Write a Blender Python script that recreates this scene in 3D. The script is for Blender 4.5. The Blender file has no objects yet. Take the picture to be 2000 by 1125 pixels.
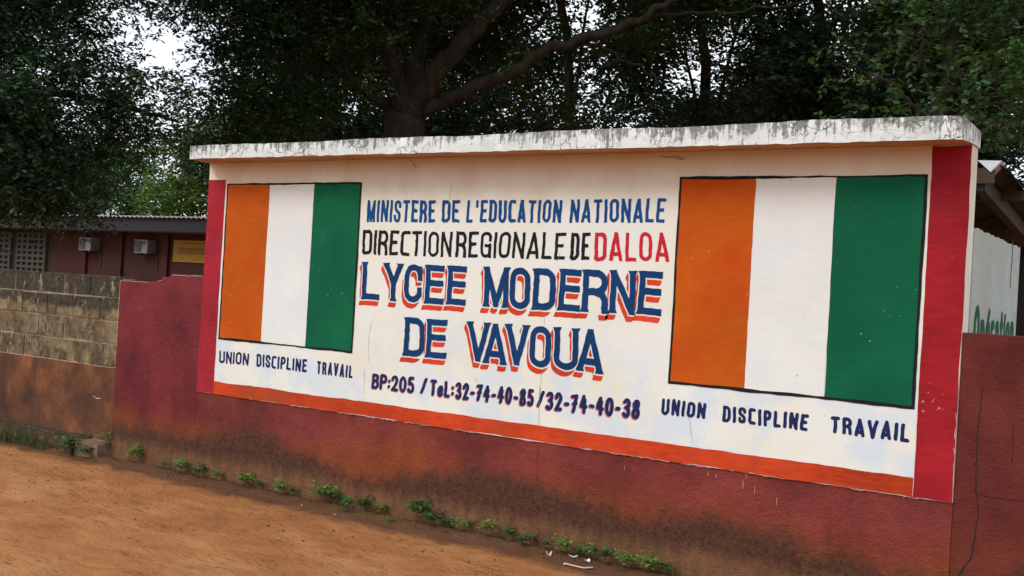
import bpy, math, random
import numpy as np
from mathutils import Vector, Matrix

SC = bpy.context.scene
COL = SC.collection
rng = np.random.default_rng(7)
random.seed(7)

# ------------------------------------------------------------------ camera
CAM = np.array([4.991, -5.789, 1.600])
YAW, PITCH, ROLL, FPX = math.radians(33.576), math.radians(0.149), math.radians(3.318), 2120.0
cy_, sy_ = math.cos(YAW), math.sin(YAW)
FW = np.array([-sy_ * math.cos(PITCH), cy_ * math.cos(PITCH), math.sin(PITCH)])
R0 = np.array([cy_, sy_, 0.0]); U0 = np.cross(R0, FW)
RT = math.cos(ROLL) * R0 + math.sin(ROLL) * U0
UP = -math.sin(ROLL) * R0 + math.cos(ROLL) * U0
cam_data = bpy.data.cameras.new('camera')
cam_data.sensor_width = 36.0
cam_data.lens = FPX / 2000.0 * 36.0
cam_data.clip_end = 2000.0
cam = bpy.data.objects.new('camera', cam_data)
cam.matrix_world = Matrix(((RT[0], UP[0], -FW[0], CAM[0]), (RT[1], UP[1], -FW[1], CAM[1]),
                           (RT[2], UP[2], -FW[2], CAM[2]), (0, 0, 0, 1)))
COL.objects.link(cam)
SC.camera = cam


def at(px, py, d):
    """A point of the place d metres away, in the direction seen at that spot of the photograph."""
    return CAM + (FW + (px - 1000.0) / FPX * RT - (py - 562.5) / FPX * UP) * d


# ------------------------------------------------------------------ sky and sun
SUN_EL, SUN_ROT = math.radians(42), math.radians(200)
world = bpy.data.worlds.new('World'); SC.world = world
world.use_nodes = True
wt = world.node_tree; wt.nodes.clear()
sky = wt.nodes.new('ShaderNodeTexSky'); sky.sky_type = 'NISHITA'; sky.sun_disc = False
sky.sun_elevation = SUN_EL; sky.sun_rotation = SUN_ROT
sky.dust_density = 2.0
tc = wt.nodes.new('ShaderNodeTexCoord')
cn = wt.nodes.new('ShaderNodeTexNoise'); cn.inputs['Scale'].default_value = 3.0; cn.inputs['Detail'].default_value = 6
cr = wt.nodes.new('ShaderNodeValToRGB')
cr.color_ramp.elements[0].position = 0.30; cr.color_ramp.elements[0].color = (0.60, 0.60, 0.60, 1)
cr.color_ramp.elements[1].position = 0.60; cr.color_ramp.elements[1].color = (0.97, 0.97, 0.97, 1)
mx = wt.nodes.new('ShaderNodeMix'); mx.data_type = 'RGBA'
mx.inputs['B'].default_value = (9.6, 10.2, 10.8, 1)
bg = wt.nodes.new('ShaderNodeBackground'); bg.inputs['Strength'].default_value = 0.10
wo = wt.nodes.new('ShaderNodeOutputWorld')
wt.links.new(tc.outputs['Generated'], cn.inputs['Vector'])
wt.links.new(cn.outputs['Fac'], cr.inputs['Fac'])
wt.links.new(cr.outputs['Color'], mx.inputs['Factor'])
wt.links.new(sky.outputs['Color'], mx.inputs['A'])
wt.links.new(mx.outputs['Result'], bg.inputs['Color'])
wt.links.new(bg.outputs['Background'], wo.inputs['Surface'])
sl = bpy.data.lights.new('sun', 'SUN'); sl.energy = 1.15; sl.angle = math.radians(22); sl.color = (1.0, 0.97, 0.93)
sun = bpy.data.objects.new('sun', sl); COL.objects.link(sun)
sd = Vector((math.sin(SUN_ROT) * math.cos(SUN_EL), math.cos(SUN_ROT) * math.cos(SUN_EL), math.sin(SUN_EL)))
sun.rotation_euler = sd.to_track_quat('Z', 'Y').to_euler()
sun.location = (0, -10, 20)
SC.view_settings.view_transform = 'Standard'
SC.view_settings.look = 'None'
SC.view_settings.gamma = 1.0
SC.view_settings.use_curve_mapping = False
SC.view_settings.exposure = 0.40
SC.cycles.max_bounces = 6
SC.cycles.use_denoising = True


# ------------------------------------------------------------------ objects and tags
def tag(o, label=None, cat=None, group=None, kind=None):
    if label: o['label'] = label
    if cat: o['category'] = cat
    if group: o['group'] = group
    if kind: o['kind'] = kind
    return o


def thing(name, label, cat, loc=(0, 0, 0), group=None):
    o = bpy.data.objects.new(name, None); COL.objects.link(o)
    o.location = loc; o.empty_display_size = 0.1
    return tag(o, label, cat, group)


def link(name, me, mats=None, parent=None, world_loc=True):
    o = bpy.data.objects.new(name, me); COL.objects.link(o)
    if mats is not None:
        for m in (mats if isinstance(mats, (list, tuple)) else [mats]): me.materials.append(m)
    if parent is not None:
        o.parent = parent
        if world_loc:
            l = Vector((0, 0, 0)); p = parent
            while p is not None:
                l += p.location; p = p.parent
            o.location = -l
    return o


def mesh_np(name, V, F, smooth=False, mat_idx=None):
    """V (n,3); F (m,4) or (m,3) array, or a list of such."""
    V = np.asarray(V, dtype=np.float32)
    Fs = [np.asarray(f, dtype=np.int32) for f in (F if isinstance(F, list) else [F]) if len(f)]
    me = bpy.data.meshes.new(name)
    nl = sum(f.size for f in Fs); nf = sum(len(f) for f in Fs)
    me.vertices.add(len(V)); me.vertices.foreach_set('co', V.ravel())
    me.loops.add(nl); me.polygons.add(nf)
    me.loops.foreach_set('vertex_index', np.concatenate([f.ravel() for f in Fs]))
    ls = []; s = 0
    for f in Fs:
        k = f.shape[1]; ls.append(s + np.arange(len(f)) * k); s += f.size
    me.polygons.foreach_set('loop_start', np.concatenate(ls).astype(np.int32))
    if mat_idx is not None: me.polygons.foreach_set('material_index', np.asarray(mat_idx, dtype=np.int32))
    me.update(calc_edges=True)
    if smooth: me.polygons.foreach_set('use_smooth', np.ones(nf, dtype=bool))
    me.validate()
    return me


class MB:
    """Collects simple solids into one mesh."""
    def __init__(s): s.V = []; s.F = []
    def add(s, vs, fs):
        b = len(s.V); s.V += [tuple(v) for v in vs]; s.F += [tuple(i + b for i in f) for f in fs]
    def box(s, a, b, jit=0.0):
        x0, y0, z0 = a; x1, y1, z1 = b
        vs = [(x0, y0, z0), (x1, y0, z0), (x1, y1, z0), (x0, y1, z0), (x0, y0, z1), (x1, y0, z1), (x1, y1, z1), (x0, y1, z1)]
        if jit: vs = [tuple(c + random.uniform(-jit, jit) for c in v) for v in vs]
        s.add(vs, [(0, 3, 2, 1), (4, 5, 6, 7), (0, 1, 5, 4), (1, 2, 6, 5), (2, 3, 7, 6), (3, 0, 4, 7)])
    def hexa(s, vs):
        s.add(vs, [(0, 3, 2, 1), (4, 5, 6, 7), (0, 1, 5, 4), (1, 2, 6, 5), (2, 3, 7, 6), (3, 0, 4, 7)])
    def tube(s, pts, rad, n=8, cap=True):
        pts = [Vector(p) for p in pts]; base = len(s.V); m = len(pts)
        prev = None
        for i, p in enumerate(pts):
            t = (pts[min(i + 1, m - 1)] - pts[max(i - 1, 0)]).normalized()
            ref = prev if prev is not None else (Vector((1, 0, 0)) if abs(t.x) < .8 else Vector((0, 1, 0)))
            u = (ref - t * ref.dot(t)).normalized(); v = t.cross(u); prev = u
            r = rad[i] if isinstance(rad, (list, tuple)) else rad
            for k in range(n):
                a = 2 * math.pi * k / n
                s.V.append(tuple(p + u * (r * math.cos(a)) + v * (r * math.sin(a))))
        for i in range(m - 1):
            for k in range(n):
                a = base + i * n + k; b = base + i * n + (k + 1) % n
                s.F.append((a, b, b + n, a + n))
        if cap:
            s.F.append(tuple(base + k for k in reversed(range(n))))
            s.F.append(tuple(base + (m - 1) * n + k for k in range(n)))
    def mesh(s, name, smooth=False, bevel=0.0):
        me = bpy.data.meshes.new(name); me.from_pydata(s.V, [], s.F); me.update()
        if bevel:
            import bmesh
            bm = bmesh.new(); bm.from_mesh(me)
            bmesh.ops.bevel(bm, geom=bm.edges[:], offset=bevel, segments=2, affect='EDGES', profile=0.6)
            bm.to_mesh(me); bm.free()
        if smooth:
            for p in me.polygons: p.use_smooth = True
        return me
    def build(s, name, mats, parent=None, smooth=False, bevel=0.0):
        return link(name, s.mesh(name, smooth, bevel), mats, parent)


def vnoise(x, y, seed=0):
    """smooth 2-D value noise in 0..1"""
    r = np.random.default_rng(seed).random((64, 64))
    xi = np.floor(x).astype(int); yi = np.floor(y).astype(int); fx = x - xi; fy = y - yi
    fx = fx * fx * (3 - 2 * fx); fy = fy * fy * (3 - 2 * fy)
    g = lambda a, b: r[np.mod(a, 64), np.mod(b, 64)]
    return (g(xi, yi) * (1 - fx) + g(xi + 1, yi) * fx) * (1 - fy) + (g(xi, yi + 1) * (1 - fx) + g(xi + 1, yi + 1) * fx) * fy


def fbm(x, y, seed=0, o=4):
    s = 0; a = 0.5; t = 0
    for k in range(o):
        s = s + a * vnoise(x * 2 ** k + 13.7 * k, y * 2 ** k + 5.1 * k, seed + k); t += a; a *= .55
    return s / t


# ------------------------------------------------------------------ materials
class NT:
    def __init__(s, name, rough=0.85, spec=0.3):
        s.m = bpy.data.materials.new(name); s.m.use_nodes = True
        s.t = s.m.node_tree; s.b = s.t.nodes['Principled BSDF']
        s.b.inputs['Roughness'].default_value = rough
        s.b.inputs['Specular IOR Level'].default_value = spec
        g = s.t.nodes.new('ShaderNodeNewGeometry'); s.pos = g.outputs['Position']
        s._xyz = None
    def n(s, typ, **kw):
        nd = s.t.nodes.new(typ)
        for k, v in kw.items():
            if k in nd.inputs: s.put(nd.inputs[k], v)
            else: setattr(nd, k, v)
        return nd
    def put(s, sock, v):
        if isinstance(v, bpy.types.NodeSocket): s.t.links.new(v, sock)
        elif isinstance(v, (tuple, list)) and len(v) == 3 and sock.type == 'RGBA': sock.default_value = (*v, 1)
        else: sock.default_value = v
    def xyz(s):
        if s._xyz is None:
            nd = s.n('ShaderNodeSeparateXYZ'); s.t.links.new(s.pos, nd.inputs[0]); s._xyz = nd.outputs
        return s._xyz
    def map(s, scale=(1, 1, 1), loc=(0, 0, 0)):
        nd = s.n('ShaderNodeMapping'); s.t.links.new(s.pos, nd.inputs['Vector'])
        nd.inputs['Scale'].default_value = scale; nd.inputs['Location'].default_value = loc
        return nd.outputs[0]
    def noise(s, scale, detail=5, rough=.6, vec=None, stretch=None, loc=(0, 0, 0), dist=0.0):
        v = vec if vec is not None else s.map(stretch or (1, 1, 1), loc)
        nd = s.n('ShaderNodeTexNoise', Scale=scale, Detail=detail, Roughness=rough, Distortion=dist)
        s.t.links.new(v, nd.inputs['Vector']); return nd.outputs['Fac']
    def voro(s, scale, stretch=(1, 1, 1), feature='F1', rnd=1.0):
        nd = s.n('ShaderNodeTexVoronoi', Scale=scale, feature=feature, Randomness=rnd)
        s.t.links.new(s.map(stretch), nd.inputs['Vector']); return nd.outputs['Distance']
    def ramp(s, f, stops):
        nd = s.n('ShaderNodeValToRGB'); s.put(nd.inputs['Fac'], f)
        e = nd.color_ramp.elements
        while len(e) < len(stops): e.new(0.5)
        for i, (p, c) in enumerate(stops):
            e[i].position = p
            c = (c, c, c) if isinstance(c, (int, float)) else c
            e[i].color = (*c, 1)
        return nd.outputs['Color']
    def mix(s, f, a, b, mode='MIX'):
        nd = s.n('ShaderNodeMix'); nd.data_type = 'RGBA'; nd.blend_type = mode
        s.put(nd.inputs['Factor'], f); s.put(nd.inputs['A'], a); s.put(nd.inputs['B'], b)
        return nd.outputs['Result']
    def math(s, op, a, b=None, c=None, clamp=False):
        nd = s.n('ShaderNodeMath'); nd.operation = op; nd.use_clamp = clamp
        for i, v in enumerate((a, b, c)):
            if v is not None: s.put(nd.inputs[i], v)
        return nd.outputs[0]
    def step(s, f, lo, hi):
        nd = s.n('ShaderNodeMapRange'); nd.interpolation_type = 'SMOOTHSTEP'
        s.put(nd.inputs[0], f); nd.inputs[1].default_value = lo; nd.inputs[2].default_value = hi
        return nd.outputs[0]
    def out(s, col, bump=None, strength=.3, dist=.01, rough=None):
        s.put(s.b.inputs['Base Color'], col)
        if bump is not None:
            nd = s.n('ShaderNodeBump', Strength=strength, Distance=dist); s.put(nd.inputs['Height'], bump)
            s.t.links.new(nd.outputs[0], s.b.inputs['Normal'])
        if rough is not None: s.put(s.b.inputs['Roughness'], rough)
        return s.m


def paint(name, col, var=.16, worn=None, wear=0.0, rough=.75, seed=0.0, tint=None):
    """Brushed wall paint: mottled strength, fine brush streaks, small chips and specks."""
    k = NT(name, rough, .12)
    big = k.noise(2.2, 5, .6, loc=(seed, seed, seed))
    br = k.noise(9, 3, .5, stretch=(1, 1, 6), loc=(seed, 0, 1))
    f = k.math('MULTIPLY_ADD', big, .65, k.math('MULTIPLY', br, .35))
    lo = tuple(c * (1 - var * 1.6) for c in col); hi = tuple(min(1, c * (1 + var)) for c in col)
    c = k.ramp(f, [(.32, lo), (.66, hi)])
    if tint:
        t = k.step(k.noise(1.7, 5, .62, loc=(3 + seed, 1, 2)), .47, .66)
        c = k.mix(k.math('MULTIPLY', t, .8), c, tint)
    if wear:
        s1 = k.noise(42, 2, .5, loc=(1 + seed, 2, 3)); s2 = k.noise(3, 3, .6, loc=(4, seed, 1))
        w = k.step(k.math('ADD', s1, k.math('MULTIPLY', s2, .5)), 1.08 - wear, 1.11 - wear)
        c = k.mix(w, c, worn or (.66, .62, .55))
    bp = k.noise(60, 4, .6)
    return k.out(c, bp, .12, .004)


def flat(name, col, rough=.7, var=.15, scale=8, metallic=0.0):
    k = NT(name, rough, .35)
    f = k.noise(scale, 5, .6)
    c = k.ramp(f, [(.3, tuple(x * (1 - var) for x in col)), (.7, tuple(min(1, x * (1 + var)) for x in col))])
    k.b.inputs['Metallic'].default_value = metallic
    return k.out(c, k.noise(scale * 6, 3), .1, .003)


def m_panel():
    k = NT('sign_white_paint', .8, .12)
    z = k.xyz()[2]
    c = k.ramp(k.noise(1.4, 5, .6), [(.32, (.695, .665, .56)), (.52, (.735, .73, .66)), (.68, (.72, .745, .735))])
    # thin bluish-grey worn patches, mostly low down
    bl = k.math('MULTIPLY', k.step(k.noise(3.4, 6, .68, loc=(5, 2, 9)), .43, .60), k.step(k.math('ADD', z, k.math('MULTIPLY', k.noise(1.2, 3, .5, loc=(1, 1, 5)), .8)), 1.95, 1.30))
    c = k.mix(k.math('MULTIPLY', bl, .75), c, (.57, .66, .75))
    # rust-coloured dust stains under the hood, ragged, with some warm ground bounce painted in
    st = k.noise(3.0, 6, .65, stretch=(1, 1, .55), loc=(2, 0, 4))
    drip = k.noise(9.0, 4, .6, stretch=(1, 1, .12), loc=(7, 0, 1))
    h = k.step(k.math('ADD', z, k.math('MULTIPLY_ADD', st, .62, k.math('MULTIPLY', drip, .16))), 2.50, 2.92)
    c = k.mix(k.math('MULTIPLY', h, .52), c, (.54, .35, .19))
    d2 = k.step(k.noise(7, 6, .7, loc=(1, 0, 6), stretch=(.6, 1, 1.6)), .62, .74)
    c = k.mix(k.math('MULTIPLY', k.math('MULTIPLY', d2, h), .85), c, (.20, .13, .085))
    # grey scuffs and specks
    sp = k.step(k.noise(48, 2, .5, loc=(3, 3, 3)), .705, .74)
    c = k.mix(k.math('MULTIPLY', sp, .5), c, (.32, .28, .25))
    run = k.math('MULTIPLY', k.step(k.noise(11, 4, .65, stretch=(1, 1, .05), loc=(3, 0, 2)), .60, .72), k.step(k.noise(1.6, 4, .6, loc=(8, 0, 3)), .48, .62))
    c = k.mix(k.math('MULTIPLY', run, .22), c, (.40, .33, .26))
    sc = k.step(k.noise(12, 5, .7, loc=(9, 3, 1), stretch=(1, 1, .6)), .68, .76)
    c = k.mix(k.math('MULTIPLY', sc, .22), c, (.42, .42, .44))
    return k.out(c, k.math('ADD', k.noise(26, 5, .65), k.math('MULTIPLY', k.noise(3, 3), .8)), .2, .008)


def m_roughcast(name, red, orange=(.30, .075, .018), amt=1.0, mould_h=.31, seed=0.0):
    """Red lime-washed roughcast with clay splash, a ragged mould band and mud at the foot."""
    k = NT(name, .9, .2)
    z = k.xyz()[2]
    wob = k.noise(1.15, 5, .62, stretch=(1, 1, .35), loc=(seed, 0, 0))
    wob2 = k.noise(4.0, 5, .65, stretch=(1, 1, .4), loc=(seed, 3, 0))
    fine = k.noise(38, 4, .7)
    c = k.ramp(k.noise(2.3, 5, .65, loc=(seed, 1, 1)), [(.32, tuple(x * .62 for x in red)), (.68, tuple(x * 1.28 for x in red))])
    stk = k.math('MULTIPLY', k.step(k.noise(3.4, 5, .65, stretch=(1, 1, .16), loc=(seed, 6, 0)), .50, .68), k.step(k.noise(.9, 3, .5, loc=(seed, 0, 8)), .40, .62))
    c = k.mix(k.math('MULTIPLY', stk, .55), c, tuple(x * .36 for x in red))
    c = k.mix(k.math('MULTIPLY', k.step(k.noise(6, 6, .72, loc=(seed, 4, 3)), .58, .74), .35), c, tuple(min(1, x * 1.5 + .02) for x in red))
    ho = k.math('ADD', z, k.math('MULTIPLY', wob, -.95))
    fo = k.math('MULTIPLY', k.step(k.math('ADD', ho, k.math('MULTIPLY', fine, .22)), .20, -.10), .9 * amt)
    oc = k.ramp(k.noise(5, 5, .65, loc=(seed, 2, 2)), [(.3, tuple(x * .62 for x in orange)), (.7, orange)])
    c = k.mix(fo, c, oc)
    hm = k.math('ADD', z, k.math('ADD', k.math('MULTIPLY', wob2, -.32), k.math('MULTIPLY', k.noise(.9, 3, .5, loc=(seed + 4, 2, 2), stretch=(1, 1, .3)), -.50)))
    fm = k.step(k.math('ADD', hm, k.math('MULTIPLY', fine, .15)), mould_h - .20, mould_h - .37)
    mc = k.ramp(k.noise(40, 5, .75), [(.35, (.026, .016, .011)), (.65, (.105, .054, .036))])
    c = k.mix(k.math('MULTIPLY', fm, .86), c, mc)
    fl = k.step(k.math('ADD', z, k.math('ADD', k.math('MULTIPLY', wob2, -.12), k.math('MULTIPLY', k.noise(22, 4, .6, stretch=(1, 1, .25)), -.14))), .10, -.03)
    mud = k.ramp(k.noise(14, 5, .7, stretch=(1, 1, .35)), [(.3, (.14, .064, .032)), (.7, (.27, .125, .060))])
    c = k.mix(k.math('MULTIPLY', fl, .9), c, mud)
    lf = k.step(k.noise(70, 2, .5, loc=(2, 5, 3)), .73, .77)
    c = k.mix(k.math('MULTIPLY', lf, .45), c, (.36, .16, .08))
    b = k.math('ADD', k.noise(75, 5, .7), k.math('MULTIPLY', k.noise(20, 4, .6), .9))
    return k.out(c, b, .85, .022)


def m_blocks():
    k = NT('weathered_concrete_block', .95, .15)
    z = k.xyz()[2]
    c = k.ramp(k.noise(5, 6, .65), [(.30, (.070, .050, .030)), (.5, (.175, .125, .072)), (.70, (.33, .25, .145))])
    a = k.noise(11, 7, .8, stretch=(1, 1, .7), loc=(4, 0, 2)); b = k.noise(2.0, 4, .6, loc=(1, 5, 0))
    m = k.math('ADD', k.math('MULTIPLY', a, .75), k.math('MULTIPLY', b, .45))
    m = k.math('ADD', m, k.math('MULTIPLY', k.step(z, 1.20, 1.42), .95))
    f = k.step(m, .56, .74)
    dk = k.ramp(k.noise(20, 5, .7), [(.3, (.018, .017, .014)), (.7, (.075, .062, .045))])
    c = k.mix(k.math('MULTIPLY', f, .93), c, dk)
    fl = k.step(k.noise(13, 5, .75, stretch=(1, 1, .5), loc=(8, 1, 0)), .56, .66)
    c = k.mix(k.math('MULTIPLY', fl, .8), c, (.36, .285, .17))
    return k.out(c, k.math('ADD', k.noise(60, 5, .75), k.math('MULTIPLY', k.noise(14, 4), 1.2)), .8, .014)


def m_lower_render():
    k = NT('brown_mud_render', .92, .15)
    z = k.xyz()[2]
    c = k.ramp(k.noise(2.6, 5, .62, loc=(2, 2, 0)), [(.33, (.060, .030, .020)), (.5, (.125, .053, .028)), (.68, (.25, .095, .036))])
    s = k.step(k.noise(3.2, 5, .6, stretch=(1, 1, .22), loc=(5, 0, 0)), .52, .68)
    c = k.mix(k.math('MULTIPLY', s, .8), c, (.065, .032, .022))
    return k.out(c, k.math('ADD', k.noise(55, 5, .7), k.noise(12, 4)), .5, .012)


def m_slab():
    k = NT('mouldy_whitewashed_concrete', .9, .2)
    z = k.xyz()[2]
    c = k.ramp(k.noise(6, 5, .6), [(.3, (.60, .635, .62)), (.7, (.79, .83, .825))])
    a = k.noise(17, 6, .8, stretch=(1, 1, .9), loc=(2, 0, 1)); v = k.noise(30, 4, .7, stretch=(1, 1, .10), loc=(4, 0, 0))
    top = k.step(z, 2.452, 2.572)
    m = k.math('ADD', k.math('ADD', k.math('MULTIPLY', a, .62), k.math('MULTIPLY', v, .66)), k.math('MULTIPLY', top, .15))
    m = k.math('ADD', m, k.math('MULTIPLY', k.noise(1.1, 3, .5, loc=(0, 0, 7)), .35))
    c = k.mix(k.math('MULTIPLY', k.step(m, .89, 1.0), .82), c, k.ramp(k.noise(60, 4, .7), [(.35, (.03, .03, .027)), (.65, (.20, .20, .18))]))
    cr = k.n('ShaderNodeTexVoronoi', Scale=15.0, feature='DISTANCE_TO_EDGE')
    wv = k.n('ShaderNodeVectorMath'); wv.operation = 'ADD'
    nn = k.n('ShaderNodeTexNoise', Scale=9.0, Detail=4.0); k.t.links.new(k.pos, nn.inputs['Vector'])
    sc = k.n('ShaderNodeVectorMath'); sc.operation = 'SCALE'; sc.inputs['Scale'].default_value = .16
    k.t.links.new(nn.outputs['Color'], sc.inputs[0]); k.t.links.new(k.pos, wv.inputs[0]); k.t.links.new(sc.outputs[0], wv.inputs[1])
    k.t.links.new(wv.outputs[0], cr.inputs['Vector'])
    ck = k.math('MULTIPLY', k.step(cr.outputs['Distance'], .05, .0), k.step(k.noise(2.5, 3), .50, .62))
    c = k.mix(k.math('MULTIPLY', ck, .8), c, (.06, .058, .05))
    return k.out(c, k.math('ADD', k.noise(40, 5, .7), k.math('MULTIPLY', ck, -1.5)), .6, .012)


def m_soffit():
    k = NT('dust_stained_soffit', .9, .15)
    c = k.ramp(k.noise(3, 5, .6, stretch=(1, 2, 1)), [(.3, (.42, .20, .085)), (.7, (.62, .36, .18))])
    d = k.step(k.noise(6, 6, .75, stretch=(.5, 2, 1), loc=(4, 1, 0)), .66, .76)
    c = k.mix(k.math('MULTIPLY', d, .8), c, (.06, .04, .03))
    return k.out(c, k.noise(30, 4), .3, .006)


def m_bits():
    k = NT('dead_leaf_bits', .9, .1)
    g = k.n('ShaderNodeNewGeometry')
    c = k.ramp(g.outputs['Random Per Island'], [(0, (.045, .022, .012)), (.5, (.13, .06, .03)), (.8, (.26, .15, .08)), (1, (.5, .42, .33))])
    return k.out(c)


def m_ledge():
    k = NT('mossy_footing', .95, .1)
    c = k.ramp(k.noise(16, 6, .75), [(.3, (.030, .022, .014)), (.5, (.075, .050, .030)), (.68, (.15, .10, .06))])
    c = k.mix(k.math('MULTIPLY', k.step(k.noise(7, 5, .7, loc=(3, 1, 1)), .48, .62), .7), c, (.035, .045, .014))
    c = k.mix(k.step(k.noise(48, 2, .5), .68, .72), c, (.34, .27, .20))
    return k.out(c, k.noise(38, 6, .75), .9, .03)


def m_ground():
    k = NT('laterite_dirt', .95, .1)
    y = k.xyz()[1]
    c = k.ramp(k.noise(1.3, 6, .62, stretch=(1, 1.8, 1)), [(.3, (.285, .108, .040)), (.5, (.385, .162, .060)), (.70, (.47, .230, .096))])
    s = k.step(k.noise(4.2, 7, .78, stretch=(.55, 2.0, 1), loc=(3, 1, 0)), .57, .68)
    c = k.mix(k.math('MULTIPLY', s, .7), c, (.17, .062, .022))
    s2 = k.math('MULTIPLY', k.step(k.noise(13, 7, .82, stretch=(.5, 1.8, 1), loc=(1, 7, 0)), .545, .62), k.step(k.noise(1.9, 5, .65, loc=(6, 2, 0)), .45, .56))
    c = k.mix(k.math('MULTIPLY', s2, .85), c, (.09, .035, .015))
    l = k.step(k.noise(2.6, 5, .6, stretch=(.5, 1.6, 1), loc=(9, 4, 0)), .58, .72)
    c = k.mix(k.math('MULTIPLY', l, .4), c, (.38, .195, .088))
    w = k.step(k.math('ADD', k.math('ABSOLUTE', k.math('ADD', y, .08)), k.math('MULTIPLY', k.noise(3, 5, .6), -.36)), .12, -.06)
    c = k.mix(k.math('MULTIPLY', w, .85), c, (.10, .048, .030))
    sp = k.step(k.noise(46, 3, .6, stretch=(.7, 1.5, 1)), .70, .76)
    c = k.mix(k.math('MULTIPLY', sp, .75), c, (.075, .034, .017))
    b = k.math('ADD', k.noise(34, 6, .7), k.math('MULTIPLY', k.noise(7, 5, .65, stretch=(.7, 1.5, 1)), 1.4))
    return k.out(c, b, .8, .03)


def m_leaf(name, a, b, rough=.48, spec=.4):
    k = NT(name, rough, spec)
    oi = k.n('ShaderNodeNewGeometry')
    c = k.ramp(oi.outputs['Random Per Island'], [(0.0, a), (.75, b), (1.0, tuple(x * 1.35 for x in b))])
    c = k.mix(k.math('MULTIPLY', k.noise(.55, 3, .5), .5), c, tuple(x * .65 for x in a))
    k.put(k.b.inputs['Base Color'], c)
    tr = k.n('ShaderNodeBsdfTranslucent'); k.put(tr.inputs['Color'], k.mix(.5, c, (b[0] * 1.6, b[1] * 1.5, b[2] * .6)))
    ms = k.n('ShaderNodeMixShader', Fac=.22)
    k.t.links.new(k.b.outputs[0], ms.inputs[1]); k.t.links.new(tr.outputs[0], ms.inputs[2])
    k.t.links.new(ms.outputs[0], k.t.nodes['Material Output'].inputs['Surface'])
    return k.m


def m_bark():
    k = NT('grey_brown_bark', .95, .1)
    c = k.ramp(k.noise(6, 6, .7, stretch=(1, 1, .35)), [(.3, (.010, .009, .007)), (.7, (.038, .031, .024))])
    return k.out(c, k.noise(14, 6, .7, stretch=(1, 1, .3)), .8, .05)


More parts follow.
